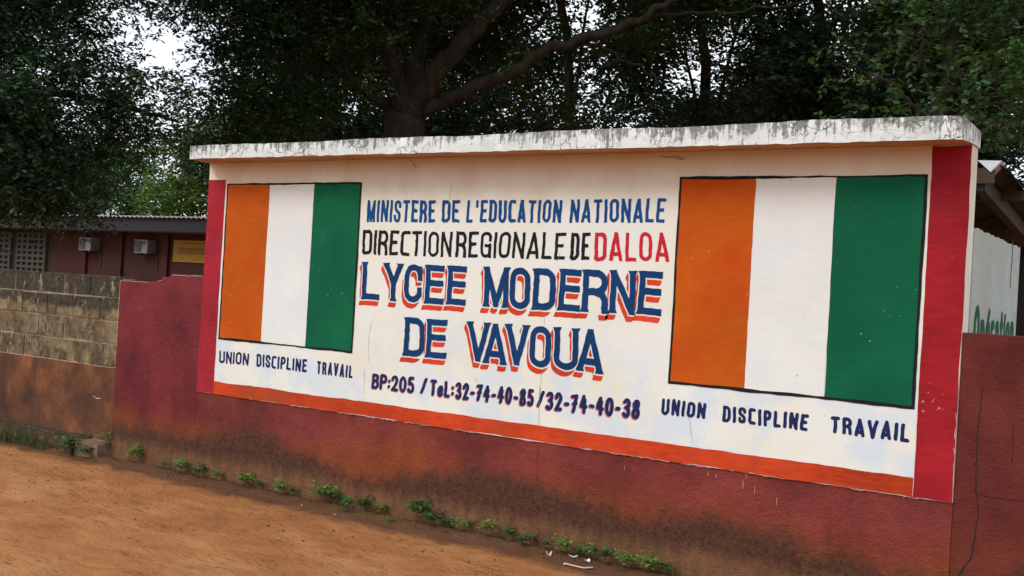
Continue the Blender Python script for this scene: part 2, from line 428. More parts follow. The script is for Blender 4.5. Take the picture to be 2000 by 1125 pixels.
M = dict(
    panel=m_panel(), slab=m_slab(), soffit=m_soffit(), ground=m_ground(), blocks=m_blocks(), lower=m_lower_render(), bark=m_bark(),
    base=m_roughcast('sign_base_roughcast', (.232, .044, .037), orange=(.33, .082, .022), amt=.85, seed=1.0),
    fence=m_roughcast('maroon_roughcast', (.160, .031, .025), orange=(.24, .058, .024), amt=.7, mould_h=.31, seed=1.0),
    fence_left=m_roughcast('crimson_roughcast', (.195, .028, .034), orange=(.30, .075, .024), amt=.9, mould_h=.31, seed=1.0),
    red=paint('crimson_paint', (.33, .013, .020), .26, (.50, .22, .20), .08, seed=2, tint=(.25, .012, .022)),
    pink=paint('faded_crimson_paint', (.34, .020, .034), .24, (.62, .42, .40), .08, seed=5, tint=(.36, .014, .022)),
    band=paint('vermilion_paint', (.50, .050, .013), .26, (.34, .085, .035), .16, seed=3, tint=(.30, .062, .022)),
    forange=paint('flag_orange_paint', (.47, .088, .005), .14, (.75, .42, .12), .06, seed=4, tint=(.46, .055, .005)),
    fwhite=paint('flag_white_paint', (.715, .73, .705), .05, (.42, .40, .37), .07, seed=6, tint=(.66, .69, .72)),
    fgreen=paint('flag_green_paint', (.003, .112, .050), .14, (.30, .42, .30), .07, seed=7, tint=(.002, .085, .042)),
    black=paint('black_paint', (.012, .012, .014), .1, (.2, .18, .16), .02, seed=8),
    blue=paint('ministry_blue_paint', (.006, .070, .235), .16, (.5, .55, .6), .02, seed=9),
    navy=paint('navy_paint', (.006, .040, .135), .16, (.4, .42, .48), .02, seed=10),
    ink=paint('ink_blue_paint', (.012, .022, .095), .14, (.5, .5, .5), .03, seed=11),
    rose=paint('rose_shadow_paint', (.52, .12, .13), .2, (.7, .5, .5), .06, seed=12),
    lred=paint('daloa_red_paint', (.54, .018, .032), .12, (.7, .5, .45), .02, seed=13),
    drop=paint('drop_shadow_vermilion', (.62, .050, .018), .2, (.72, .22, .06), .09, seed=14),
    crack=flat('crack_dark', (.014, .011, .010)), hair=flat('hairline_crack', (.30, .26, .22)), chip=flat('chipped_pale_plaster', (.52, .33, .27), .9, .4, 30),
    bred=flat('dull_red_wall_paint', (.040, .009, .008), .85, .35, 1.2), olive=flat('olive_brown_painted_shade', (.021, .016, .011), .85, .35, 1.2),  # olive has the shade and green cast of the leaves mixed into its colour
    fascia=flat('slate_blue_fascia', (.014, .017, .024), .7), ply=flat('brown_soffit_board', (.07, .045, .028), .8),
    tin=flat('weathered_roof_sheet', (.40, .38, .33), .6, .2, 4), clau=flat('grey_vent_block', (.06, .054, .042), .9),
    acw=flat('aged_cream_metal', (.17, .17, .165), .5), acd=flat('dark_grille', (.05, .05, .055), .5), pale=flat('pale_label', (.7, .7, .68), .5),
    yellow=flat('yellow_board', (.29, .16, .005), .7), brownink=flat('brown_board_ink', (.12, .07, .02), .7),
    wood=flat('raw_timber', (.055, .035, .021), .85, .3, 5), greywood=flat('grey_timber', (.045, .037, .029), .85, .3, 5),
    rust=flat('dark_rusty_sheet', (.035, .026, .020), .85, .3, 6), zinc=flat('zinc_flashing', (.50, .53, .55), .4, .12, 6),
    wwall=paint('dusty_white_wall_paint', (.40, .45, .43), .12, (.2, .16, .12), .05, seed=20, tint=(.40, .40, .35)),
    sgreen=paint('sign_green_paint', (.001, .085, .040), .1, seed=21),
    litterbits=m_bits(), mortar=flat('pale_mortar', (.26, .20, .125), .95, .45, 12), grass=flat('olive_grass', (.055, .082, .022), .7, .4, 5), stone=m_ledge(), step=flat('worn_concrete_step', (.17, .10, .062), .95, .5, 10),
    pebble=flat('dirt_crumbs', (.13, .06, .030), .95, .55, 3), litterw=flat('white_plastic', (.75, .78, .80), .35, .05),
    stickm=flat('bleached_stick', (.62, .46, .34), .8, .1), dryleaf=flat('dry_brown_leaf', (.16, .055, .03), .8, .2),
)

# ------------------------------------------------------------------ ground, one sheet to the horizon
gx = np.unique(np.round(np.concatenate([np.array([-900, -500, -250, -120, -60, -30, -18, -12, -9]), np.arange(-6, 6.001, .03), np.array([7, 9, 14, 25, 60, 150, 400, 900.])]), 4))
gy = np.unique(np.round(np.concatenate([np.array([-900, -400, -150, -60, -25, -12, -8]), np.arange(-5.6, .201, .03), np.array([.5, 1, 2, 4, 8, 14, 22, 40, 80, 160, 400, 900.])]), 4))
GX, GY = np.meshgrid(gx, gy)
near = ((GX > -6.1) & (GX < 6.1) & (GY > -5.7) & (GY < .01)).astype(float)
H = (fbm(GX * .9, GY * 1.4, 3) - .5) * .035 + (fbm(GX * 4.5 + 3, GY * 7 + 1, 8) - .5) * .022 + (fbm(GX * 13, GY * 17, 21, 3) - .5) * .011
def press(X, Y, seed, n, x0, x1, y0, y1):
    q = random.Random(seed); Z = np.zeros(X.shape)
    for _ in range(n):
        cx, cy, a = q.uniform(x0, x1), q.uniform(y0, y1), q.uniform(-.5, .5) + (1.57 if q.random() < .25 else 0)
        L, W = q.uniform(.10, .16), q.uniform(.04, .06); d = q.uniform(.005, .012)
        u = ((X - cx) * math.cos(a) + (Y - cy) * math.sin(a)) / L; v = (-(X - cx) * math.sin(a) + (Y - cy) * math.cos(a)) / W
        e = u * u + v * v
        Z += -d * np.exp(-e * e) + .45 * d * np.exp(-((e - 1.9) / .7) ** 2)
    return Z


foot = press(GX, GY, 5, 150, -4.5, 3.0, -3.6, -.3)
dent = foot + np.clip(fbm(GX * 2.4, GY * 4.4, 31) - .60, 0, 1) * -.05
bank = .028 * np.exp(-((GY + .05) / .10) ** 2)
GZ = (H + dent + bank) * near - .004
nyg, nxg = GX.shape
idx = np.arange(nyg * nxg).reshape(nyg, nxg)
Fg = np.stack([idx[:-1, :-1], idx[:-1, 1:], idx[1:, 1:], idx[1:, :-1]], -1).reshape(-1, 4)
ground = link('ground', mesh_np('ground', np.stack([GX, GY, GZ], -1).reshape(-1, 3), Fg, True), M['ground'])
tag(ground, 'reddish brown dirt ground in front of the wall', 'ground', kind='structure')


def ground_z(x, y):
    i = int(np.clip(np.searchsorted(gx, x), 1, nxg - 1)); j = int(np.clip(np.searchsorted(gy, y), 1, nyg - 1))
    return float(GZ[j, i])


# loose crumbs of earth, nobody could count them
pv, pf = [], []
for k in range(3600):
    x = random.uniform(-4.6, 3.2)
    y = -random.random() ** 1.5 * 3.2 - .03 if random.random() < .8 else -random.uniform(0, .22)
    if y < -.2 and float(fbm(np.array(x * 1.6), np.array(y * 2.6), 77)) + random.uniform(-.06, .06) < .53: continue
    s = .0033 * math.exp(random.gauss(0, .45)) * (1.7 if random.random() < .07 else 1)
    z = ground_z(x, y); b = len(pv)
    a = random.uniform(0, 3.1); ca, sa = math.cos(a), math.sin(a)
    for dx, dy, dz in ((1, 0, .2), (0, 1, .2), (-1, 0, .2), (0, -1, .2), (0, 0, .9), (0, 0, -.6)):
        dx *= random.uniform(.7, 1.8); dy *= random.uniform(.6, 1.2)
        pv.append((x + s * (dx * ca - dy * sa), y + s * (dx * sa + dy * ca), z + s * dz))
    pf += [(b + i, b + (i + 1) % 4, b + 4) for i in range(4)] + [(b + (i + 1) % 4, b + i, b + 5) for i in range(4)]
crumbs = link('gravel', mesh_np('gravel', pv, np.array(pf)), M['pebble'])
tag(crumbs, 'small crumbs of earth and grit scattered over the dirt', 'gravel', kind='stuff')

# dead leaf bits and twigs strewn over the dirt
lv, lf_ = [], []
for k in range(170):
    x = random.uniform(-4.4, 2.6); y = -random.random() ** 1.3 * 3.0 - .06; z = ground_z(x, y) + .003
    a = random.uniform(0, 6.28); L = random.uniform(.006, .022); w = L * random.uniform(.12, .5); h = random.uniform(.0, .006); b = len(lv)
    ca, sa = math.cos(a), math.sin(a)
    for u, v, t in ((-1, 0, 0), (0, 1, h), (1, 0, .002), (0, -1, h * .3)):
        lv.append((x + ca * u * L - sa * v * w, y + sa * u * L + ca * v * w, z + t))
    lf_.append((b, b + 3, b + 2, b + 1))
tag(link('leaf_litter', mesh_np('leaf_litter', lv, np.array(lf_)), M['litterbits']), 'bits of dead leaf and twig strewn over the dirt', 'leaf litter', kind='stuff')

# ------------------------------------------------------------------ the painted sign wall
XL, XR, ZB, ZT = -1.776, 3.868, .664, 2.468
sign = thing('sign_wall', 'long white painted school sign wall with two flags and a concrete hood', 'sign wall', (1.046, .07, 0))


def wob_strip(x0, x1, z0, z1, y, amp=.0022, step=.05, seed=0, tilt=(0, 0, 0, 0)):
    """Flat painted area with hand-brushed edges: outline in the wall plane; tilt = dz/dx shift of corners bl,br,tr,tl."""
    r = random.Random(seed); pts = []
    c = [(x0, z0 + tilt[0]), (x1, z0 + tilt[1]), (x1, z1 + tilt[2]), (x0, z1 + tilt[3])]
    for i in range(4):
        a, b = c[i], c[(i + 1) % 4]
        L = math.hypot(b[0] - a[0], b[1] - a[1]); n = max(1, int(L / step))
        nx_, nz_ = -(b[1] - a[1]) / L, (b[0] - a[0]) / L
        o = 0
        for k in range(n):
            t = k / n; o = .7 * o + r.uniform(-amp, amp)
            w = 0 if k == 0 else o
            pts.append((a[0] + (b[0] - a[0]) * t + nx_ * w, y, a[1] + (b[1] - a[1]) * t + nz_ * w))
    return pts


def paint_area(name, strips, mat, parent):
    me = bpy.data.meshes.new(name); V = []; F = []
    for pts in strips:
        F.append(tuple(range(len(V), len(V) + len(pts)))); V += pts
    me.from_pydata(V, [], F); me.update()
    return link(name, me, mat, parent)


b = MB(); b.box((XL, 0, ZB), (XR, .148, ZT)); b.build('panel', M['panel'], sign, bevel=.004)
b = MB(); b.box((XL, .010, -.25), (XR, .140, ZB - .001)); b.build('base', M['base'], sign)

# concrete hood: irregular slab, its lower face stained
nseg = 90; V = []; F = []; mi = []
for i in range(nseg + 1):
    t = i / nseg
    xf = -1.676 + t * (3.880 + 1.676); xb = -1.790 + t * (3.876 + 1.790)
    zt = 2.558 + .010 * t + random.uniform(-.003, .003) + .004 * math.sin(t * 23); zb = 2.462 - .012 * t + random.uniform(-.003, .003)
    yf = -.285 + random.uniform(-.003, .003); tb = 2.560 if t < .985 else 2.553
    V += [(xf, yf, zb), (xf, yf - .002, (zb + zt) / 2), (xf, yf, zt), (xb, .152, tb), (xb, .152, 2.469), (xb, -.004, 2.469)]
for i in range(nseg):
    a = i * 6; c = a + 6
    for k, m_ in ((0, 0), (1, 0), (2, 0), (3, 0), (4, 0), (5, 1)):
        k2 = (k + 1) % 6
        F.append((a + k, c + k, c + k2, a + k2)); mi.append(m_)
F.append((5, 4, 3, 2, 1, 0)); mi.append(0); e = nseg * 6; F.append((e, e + 1, e + 2, e + 3, e + 4, e + 5)); mi.append(0)
me = bpy.data.meshes.new('concrete_hood'); me.from_pydata(V, [], F); me.update()
me.polygons.foreach_set('material_index', mi)
link('concrete_hood', me, [M['slab'], M['soffit']], sign)

E1 = -.0016
paint_area('side_border', [wob_strip(XL + .001, -1.583, ZB + .002, 2.336, E1, seed=1)], M['pink'], sign)['label'] = 'faded crimson border strip beside the smaller flag'
paint_area('side_border', [wob_strip(3.676, XR - .001, ZB + .002, ZT - .004, E1, seed=2)], M['red'], sign)['label'] = 'deep crimson border strip at the corner end'
paint_area('bottom_border', [wob_strip(-1.581, 3.674, ZB + .002, .765, E1, seed=3, amp=.003)], M['band'], sign)


def flag(xs, zb, zt, seed, label):
    f = bpy.data.objects.new('flag', None); COL.objects.link(f); f.parent = sign
    f.location = Vector((xs[0], 0, zb)) - sign.location
    f['label'] = label
    for i, m_ in enumerate(('forange', 'fwhite', 'fgreen')):
        paint_area('stripe', [wob_strip(xs[i] + .001, xs[i + 1] - .001, zb, zt, E1, seed=seed + i)], M[m_], f)
    w = .016; y = -.0027
    paint_area('outline', [wob_strip(xs[0] - w * .5, xs[3] + w * .6, zt - w * .5, zt + w * .3, y, .003, seed=seed + 5),
                           wob_strip(xs[0] - w * .6, xs[3] + w * .6, zb - w * .6, zb + w * .4, y - .0002, .003, seed=seed + 6),
                           wob_strip(xs[0] - w * .6, xs[0] + w * .25, zb, zt, y - .0004, .002, seed=seed + 7),
                           wob_strip(xs[3] - w * .3, xs[3] + w * .6, zb, zt, y - .0006, .002, seed=seed + 8)], M['black'], f)


flag((-1.551, -1.093, -.633, -.182), 1.102, 2.300, 20, 'orange white and green flag nearer the block wall')
flag((2.286, 2.743, 3.193, 3.652), 1.123, 2.315, 40, 'orange white and green flag at the corner end')


# ------------------------------------------------------------------ hand lettering
def arc(cx, cz, rx, rz, a0, a1, n=8):
    return [(cx + rx * math.cos(math.radians(a0 + (a1 - a0) * i / n)), cz + rz * math.sin(math.radians(a0 + (a1 - a0) * i / n))) for i in range(n + 1)]


def stad(r=.22): return arc(.5, 1 - r, .5, r, 0, 180, 12) + arc(.5, r, .5, r, 180, 360, 12) + [(1, 1 - r)]


S_ = [(1, .76), (.98, .88), (.85, .97), (.6, 1), (.4, 1), (.15, .97), (.02, .87), (0, .74), (.06, .63), (.25, .55), (.75, .43), (.94, .35), (1, .25), (.98, .12), (.85, .03), (.6, 0), (.4, 0), (.15, .03), (.02, .12), (0, .24)]
GL = {  # strokes in a unit box; relative width
    'A': (1.05, [[(0, -.02), (.5, 1.05)], [(1, -.02), (.5, 1.05)], [(.2, .2), (.8, .2)]]),
    'B': (.85, [[(0, 0), (0, 1), (.6, 1), (.9, .92), (.92, .68), (.6, .54), (0, .54)], [(.55, .54), (.95, .45), (1, .14), (.7, 0), (0, 0)]]),
    'C': (.85, [[(1, 1), (.45, 1)] + arc(.45, .8, .45, .2, 90, 180, 6) + arc(.45, .2, .45, .2, 180, 270, 6) + [(1, 0)]]),
    'D': (.95, [[(0, 0), (0, 1), (.5, 1)] + arc(.5, .78, .5, .22, 90, 0, 6) + arc(.5, .22, .5, .22, 0, -90, 6) + [(0, 0)]]),
    'E': (.82, [[(1, 1), (0, 1), (0, 0), (1, 0)], [(0, .52), (.75, .52)]]),
    'G': (.95, [[(1, .72), (1, .82)] + arc(.5, .8, .5, .2, 0, 180, 10) + arc(.5, .2, .5, .2, 180, 330, 10) + [(1, .46), (.5, .46)], [(1, .5), (1, 0)]]),
    'I': (0, [[(.5, 0), (.5, 1)]]),
    'L': (.78, [[(0, 1), (0, 0), (1, 0)]]),
    'M': (1.25, [[(0, 0), (0, 1)], [(0, 1.03), (.5, .02)], [(1, 1.03), (.5, .02)], [(1, 1), (1, 0)]]),
    'N': (1.0, [[(0, 0), (0, 1)], [(0, 1.03), (1, -.03)], [(1, 0), (1, 1)]]),
    'O': (.98, [stad()]),
    'P': (.85, [[(0, 0), (0, 1), (.6, 1), (.95, .9), (1, .72), (.92, .56), (.6, .48), (0, .48)]]),
    'R': (.92, [[(0, 0), (0, 1), (.55, 1)] + arc(.55, .75, .45, .25, 90, -60, 8) + [(.55, .48), (0, .48)], [(.5, .48), (.85, .42), (.97, .28), (1, 0)]]),
    'S': (.9, [S_]),
    'T': (.9, [[(0, 1), (1, 1)], [(.5, 0), (.5, 1)]]),
    'U': (.98, [[(0, 1), (0, .22)] + arc(.5, .22, .5, .22, 180, 360, 12) + [(1, 1)]]),
    'V': (1.05, [[(0, 1.03), (.5, -.05)], [(1, 1.03), (.5, -.05)]]),
    'Y': (1.0, [[(0, 1.03), (.5, .46)], [(1, 1.03), (.5, .46)], [(.5, .5), (.5, 0)]]),
    "'": (.12, [[(.6, 1), (.3, .78)]]),
    'e': (.8, [[(.1, .32), (.95, .36), (.95, .5), (.75, .62), (.4, .62), (.1, .5), (0, .28), (.1, .08), (.4, 0), (.75, .02), (1, .12)]]),
    ':': (.02, [[(.5, .18), (.5, .2)], [(.5, .60), (.5, .62)]]),
    '.': (.02, [[(.5, .04), (.5, .06)]]),
    '/': (.6, [[(0, 0), (1, 1)]]),
    '-': (.5, [[(.1, .42), (.9, .42)]]),
    '0': (.85, [stad(.4)]),
    '2': (.85, [[(0, .76), (.08, .92), (.35, 1), (.7, .98), (.92, .84), (.9, .66), (.6, .38), (.05, 0), (1, .02)]]),
    '3': (.8, [[(.02, .9), (.3, 1), (.7, 1), (.92, .86), (.88, .66), (.4, .55), (.85, .48), (1, .28), (.9, .08), (.55, 0), (.2, .02), (0, .14)]]),
    '4': (.85, [[(.55, 1), (.02, .36), (1, .34)], [(.75, .78), (.62, 0)]]),
    '5': (.8, [[(.95, 1), (.25, 1), (.15, .58), (.55, .62), (.9, .5), (1, .28), (.85, .06), (.45, 0), (.1, .04), (0, .16)]]),
    '7': (.8, [[(0, .96), (.95, 1), (.6, .5), (.3, 0)], [(.25, .48), (.85, .54)]]),
    '8': (.8, [[(.5, .55), (.15, .68), (.12, .88), (.4, 1), (.7, 1), (.9, .86), (.8, .66), (.5, .55), (.12, .42), (0, .2), (.2, .02), (.55, 0), (.9, .06), (1, .24), (.85, .44), (.5, .55)]]),
    # lower case for the wall behind
    'O_': (.95, [stad(.45)]), 'p': (.75, [[(0, -.35), (0, .62)], [(0, .5), (.3, .64), (.75, .62), (1, .45), (1, .18), (.75, 0), (.3, 0), (0, .1)]]),
    'é': (.75, [[(.1, .32), (.95, .34), (.95, .5), (.7, .62), (.3, .62), (.05, .5), (0, .25), (.1, .08), (.4, 0), (.75, 0), (1, .1)], [(.4, .74), (.72, .95)]]),
    'r': (.5, [[(0, 0), (0, .62)], [(0, .45), (.4, .62), (1, .62)]]),
    'a': (.72, [[(.08, .56), (.4, .63), (.8, .6), (1, .45), (1, 0)], [(1, .36), (.35, .36), (.03, .25), (.05, .06), (.4, 0), (1, .12)]]),
    't': (.5, [[(.4, .9), (.4, .12), (.6, 0), (1, .02)], [(0, .62), (1, .62)]]),
    'i': (0, [[(.5, 0), (.5, .62)], [(.5, .80), (.5, .84)]]),
    'o': (.75, [[(x, z * .62) for x, z in stad(.4)]]),
    'n': (.72, [[(0, 0), (0, .62)], [(0, .42), (.3, .6), (.75, .62), (1, .48), (1, 0)]]),
}
# heavy flared capitals: extra pointed serifs (x, z of the stem end, directions left/right)
SERIF = {'L': [(0, 1, 'lr'), (0, 0, 'l')], 'Y': [(0, 1, 'lr'), (1, 1, 'lr'), (.5, 0, 'lr')], 'C': [], 'E': [(0, 1, 'l'), (0, 0, 'l')],
         'M': [(0, 1, 'l'), (1, 1, 'r'), (0, 0, 'lr'), (1, 0, 'lr')], 'O': [], 'D': [(0, 1, 'l'), (0, 0, 'l')],
         'R': [(0, 1, 'l'), (0, 0, 'lr'), (1, 0, 'r')], 'N': [(0, 1, 'l'), (0, 0, 'lr'), (1, 1, 'lr')],
         'V': [(0, 1, 'lr'), (1, 1, 'lr')], 'A': [(0, 0, 'lr'), (1, 0, 'lr')], 'U': [(0, 1, 'lr'), (1, 1, 'lr')]}
HEAVY = {'C': (.9, [[(.96, .68), (.96, .80), (.80, .96), (.5, 1), (.25, .96), (.04, .82), (0, .70), (0, .28), (.06, .12), (.25, .02), (.5, 0), (.74, .04), (.94, .16), (.94, .30)], [(.96, .95), (.96, .70)]]),
         'E': (.85, [[(1, 1), (.08, 1), (.08, 0), (1, 0)], [(.08, .54), (.92, .54)]])}


def seg_sdf(X, Z, a, b, hw, ext, rnd):
    dx, dz = b[0] - a[0], b[1] - a[1]; L = math.hypot(dx, dz) or 1e-9; ux, uz = dx / L, dz / L
    px, pz = X - a[0], Z - a[1]; s = px * ux + pz * uz; t = np.abs(-px * uz + pz * ux)
    if rnd:
        q = np.clip(s, 0, L); return np.hypot(px - q * ux, pz - q * uz) - hw
    return np.maximum(np.maximum(-s - ext[0], s - L - ext[1]), t - hw)


def tri_sdf(X, Z, P):
    d = None; A = sum(P[i][0] * P[(i + 1) % 3][1] - P[(i + 1) % 3][0] * P[i][1] for i in range(3)); sg = 1 if A > 0 else -1
    for i in range(3):
        a, b = P[i], P[(i + 1) % 3]; L = math.hypot(b[0] - a[0], b[1] - a[1])
        e = sg * ((X - a[0]) * (b[1] - a[1]) - (Z - a[1]) * (b[0] - a[0])) / L
        d = e if d is None else np.maximum(d, e)
    return d


def glyph(ch, X, Z, x0, w, h, hw, rnd, heavy=False):
    g = HEAVY.get(ch, GL[ch]) if heavy else GL[ch]
    D = np.full(X.shape, 1.0)
    sx, sz = max(w - 2 * hw, 0), h - 2 * hw
    P = lambda p: (x0 + hw + p[0] * sx, hw + p[1] * sz)
    if ch == 'I' or ch == 'i': P = lambda p: (x0 + w / 2, hw + p[1] * sz)
    for st in g[1]:
        q = [P(p) for p in st]
        closed = math.hypot(q[0][0] - q[-1][0], q[0][1] - q[-1][1]) < 1e-6
        for i in range(len(q) - 1):
            e0 = hw if (i == 0 and not closed) else 0; e1 = hw if (i == len(q) - 2 and not closed) else 0
            D = np.minimum(D, seg_sdf(X, Z, q[i], q[i + 1], hw, (e0, e1), rnd))
            if not rnd and i > 0:  # joints: square corner for right angles, round otherwise
                a, c, d = q[i - 1], q[i], q[i + 1]
                v1 = (c[0] - a[0], c[1] - a[1]); v2 = (d[0] - c[0], d[1] - c[1])
                cs = abs(v1[0] * v2[0] + v1[1] * v2[1]) / ((math.hypot(*v1) * math.hypot(*v2)) or 1)
                if cs < .1: D = np.minimum(D, np.maximum(np.abs(X - c[0]), np.abs(Z - c[1])) - hw)
                else: D = np.minimum(D, np.hypot(X - c[0], Z - c[1]) - hw)
    if heavy:
        fl = .05 * h
        for sx_, sz_, dr in SERIF.get(ch, []):
            cx, cz = P((sx_ if ch != 'E' else .08, sz_)); up = 1 if sz_ > .5 else -1
            ze = h if up > 0 else 0
            for c in dr:
                s = -1 if c == 'l' else 1
                D = np.minimum(D, tri_sdf(X, Z, [(cx, ze), (cx + s * (hw + fl * .9), ze), (cx + s * hw * .6, ze - up * .16 * h)]))
    if not rnd: D = np.maximum(D, np.maximum(-Z, Z - h))
    return D


CASES = {}
for c in range(1, 15):
    poly = []
    for i in range(4):
        j = (i + 1) % 4
        ins, jns = c >> i & 1, c >> j & 1
        if ins: poly.append(('v', i))
        if ins != jns: poly.append(('e', i))
    CASES[c] = poly


def contour(Fd, xs, zs):
    """filled marching squares of Fd<0 -> verts (x,z), faces"""
    V = []; Fc = []
    I = Fd < 0
    code = I[:-1, :-1] * 1 + I[:-1, 1:] * 2 + I[1:, 1:] * 4 + I[1:, :-1] * 8
    off = ((0, 0), (0, 1), (1, 1), (1, 0))
    for j in range(code.shape[0]):
        row = code[j]; full = row == 15
        i = 0; n = len(row)
        nz = np.nonzero(row)[0]
        k = 0
        while k < len(nz):
            i = nz[k]
            if full[i]:
                e = i
                while k + 1 < len(nz) and nz[k + 1] == e + 1 and full[nz[k + 1]]: k += 1; e += 1
                b0 = len(V); V += [(xs[i], zs[j]), (xs[e + 1], zs[j]), (xs[e + 1], zs[j + 1]), (xs[i], zs[j + 1])]
                Fc.append((b0, b0 + 1, b0 + 2, b0 + 3))
            else:
                b0 = len(V); poly = CASES[int(row[i])]
                for t, q in poly:
                    a = off[q]; pa = (xs[i + a[1]], zs[j + a[0]])
                    if t == 'v': V.append(pa)
                    else:
                        bb = off[(q + 1) % 4]; pb = (xs[i + bb[1]], zs[j + bb[0]])
                        fa, fb = Fd[j + a[0], i + a[1]], Fd[j + bb[0], i + bb[1]]
                        u = fa / (fa - fb); V.append((pa[0] + (pb[0] - pa[0]) * u, pa[1] + (pb[1] - pa[1]) * u))
                Fc.append(tuple(range(b0, b0 + len(poly))))
            k += 1
    return V, Fc


def word_fields(word, W, Hh, hw, rnd, heavy, gap, res=.0032, pad=.06, sx=1.0):
    xs = np.arange(-pad, W + pad, res); zs = np.arange(-pad, Hh + pad * .4, res)
    X, Z = np.meshgrid(xs, zs)
    Xw = X + .0016 * np.sin(Z * 31 + X * 9 + W * 70) + .0009 * np.sin(Z * 83 + X * 40)
    Zw = Z + .0016 * np.sin(X * 27 + 1.3 + W * 50) + .0008 * np.sin(X * 92 + Z * 30)
    rel = [(HEAVY.get(c, GL[c]) if heavy else GL[c])[0] for c in word]
    fixed = sum(2 * hw for r in rel) + gap * (len(word) - 1)
    k = (W - fixed) / (sum(rel) or 1)
    D = np.full(X.shape, 1.0); x = 0
    for c, r in zip(word, rel):
        w = 2 * hw + r * k
        m = (xs > x - pad) & (xs < x + w + pad)
        D[:, m] = np.minimum(D[:, m], glyph(c, Xw[:, m], Zw[:, m], x, w, Hh, hw, rnd, heavy))
        x += w + gap
    return xs, zs, D


def to_wall(V, W, Hh, q, y):
    (bx, bz), (tx, tz), (cx, cz), (dx, dz) = q   # bl, tl, br, tr
    out = []
    for x, z in V:
        u = x / W; v = z / Hh
        out.append(((bx * (1 - u) + cx * u) * (1 - v) + (tx * (1 - u) + dx * u) * v, y,
                    (bz * (1 - u) + cz * u) * (1 - v) + (tz * (1 - u) + dz * u) * v))
    return out


def poly_obj(name, parts, mat, parent):
    V = []; F = []
    for v, f in parts:
        b0 = len(V); V += v; F += [tuple(i + b0 for i in p) for p in f]
    me = bpy.data.meshes.new(name); me.from_pydata(V, [], F); me.update()
    return link(name, me, mat, parent)


def letter_line(words, hwf, rnd, mat, label, gap=.018, y=-.0018, heavy=False, shadow=None, smat=None):
    main = []; sh = []
    for wd, bl, tl, br, tr in words:
        W = math.hypot(br[0] - bl[0], br[1] - bl[1]); Hh = (tl[1] - bl[1] + tr[1] - br[1]) / 2
        hw = hwf * Hh
        xs, zs, D = word_fields(wd, W, Hh, hw, rnd, heavy, gap)
        v, f = contour(D, xs, zs); main.append((to_wall(v, W, Hh, (bl, tl, br, tr), y), f))
        if shadow:
            sxh, szh, clear, s0 = shadow
            R = np.full(D.shape, 1.0); res = xs[1] - xs[0]
            for s in np.linspace(s0, 1, 9):
                di, dj = int(round(-szh * s / res)), int(round(-sxh * s / res)); Sh = np.full(D.shape, 1.0)
                Sh[:D.shape[0] - di, :D.shape[1] - dj] = D[di:, dj:]; R = np.minimum(R, Sh)
            R = np.maximum(R, clear - D)
            v, f = contour(R, xs, zs); sh.append((to_wall(v, W, Hh, (bl, tl, br, tr), y + .0005), f))
    o = poly_obj('lettering', main, M[mat], sign); o['label'] = label
    if shadow:
        s_ = poly_obj('letter_shadow', sh, M[smat], o, ); s_['label'] = 'painted drop shadow of the letters'
        s_.location = (0, 0, 0)


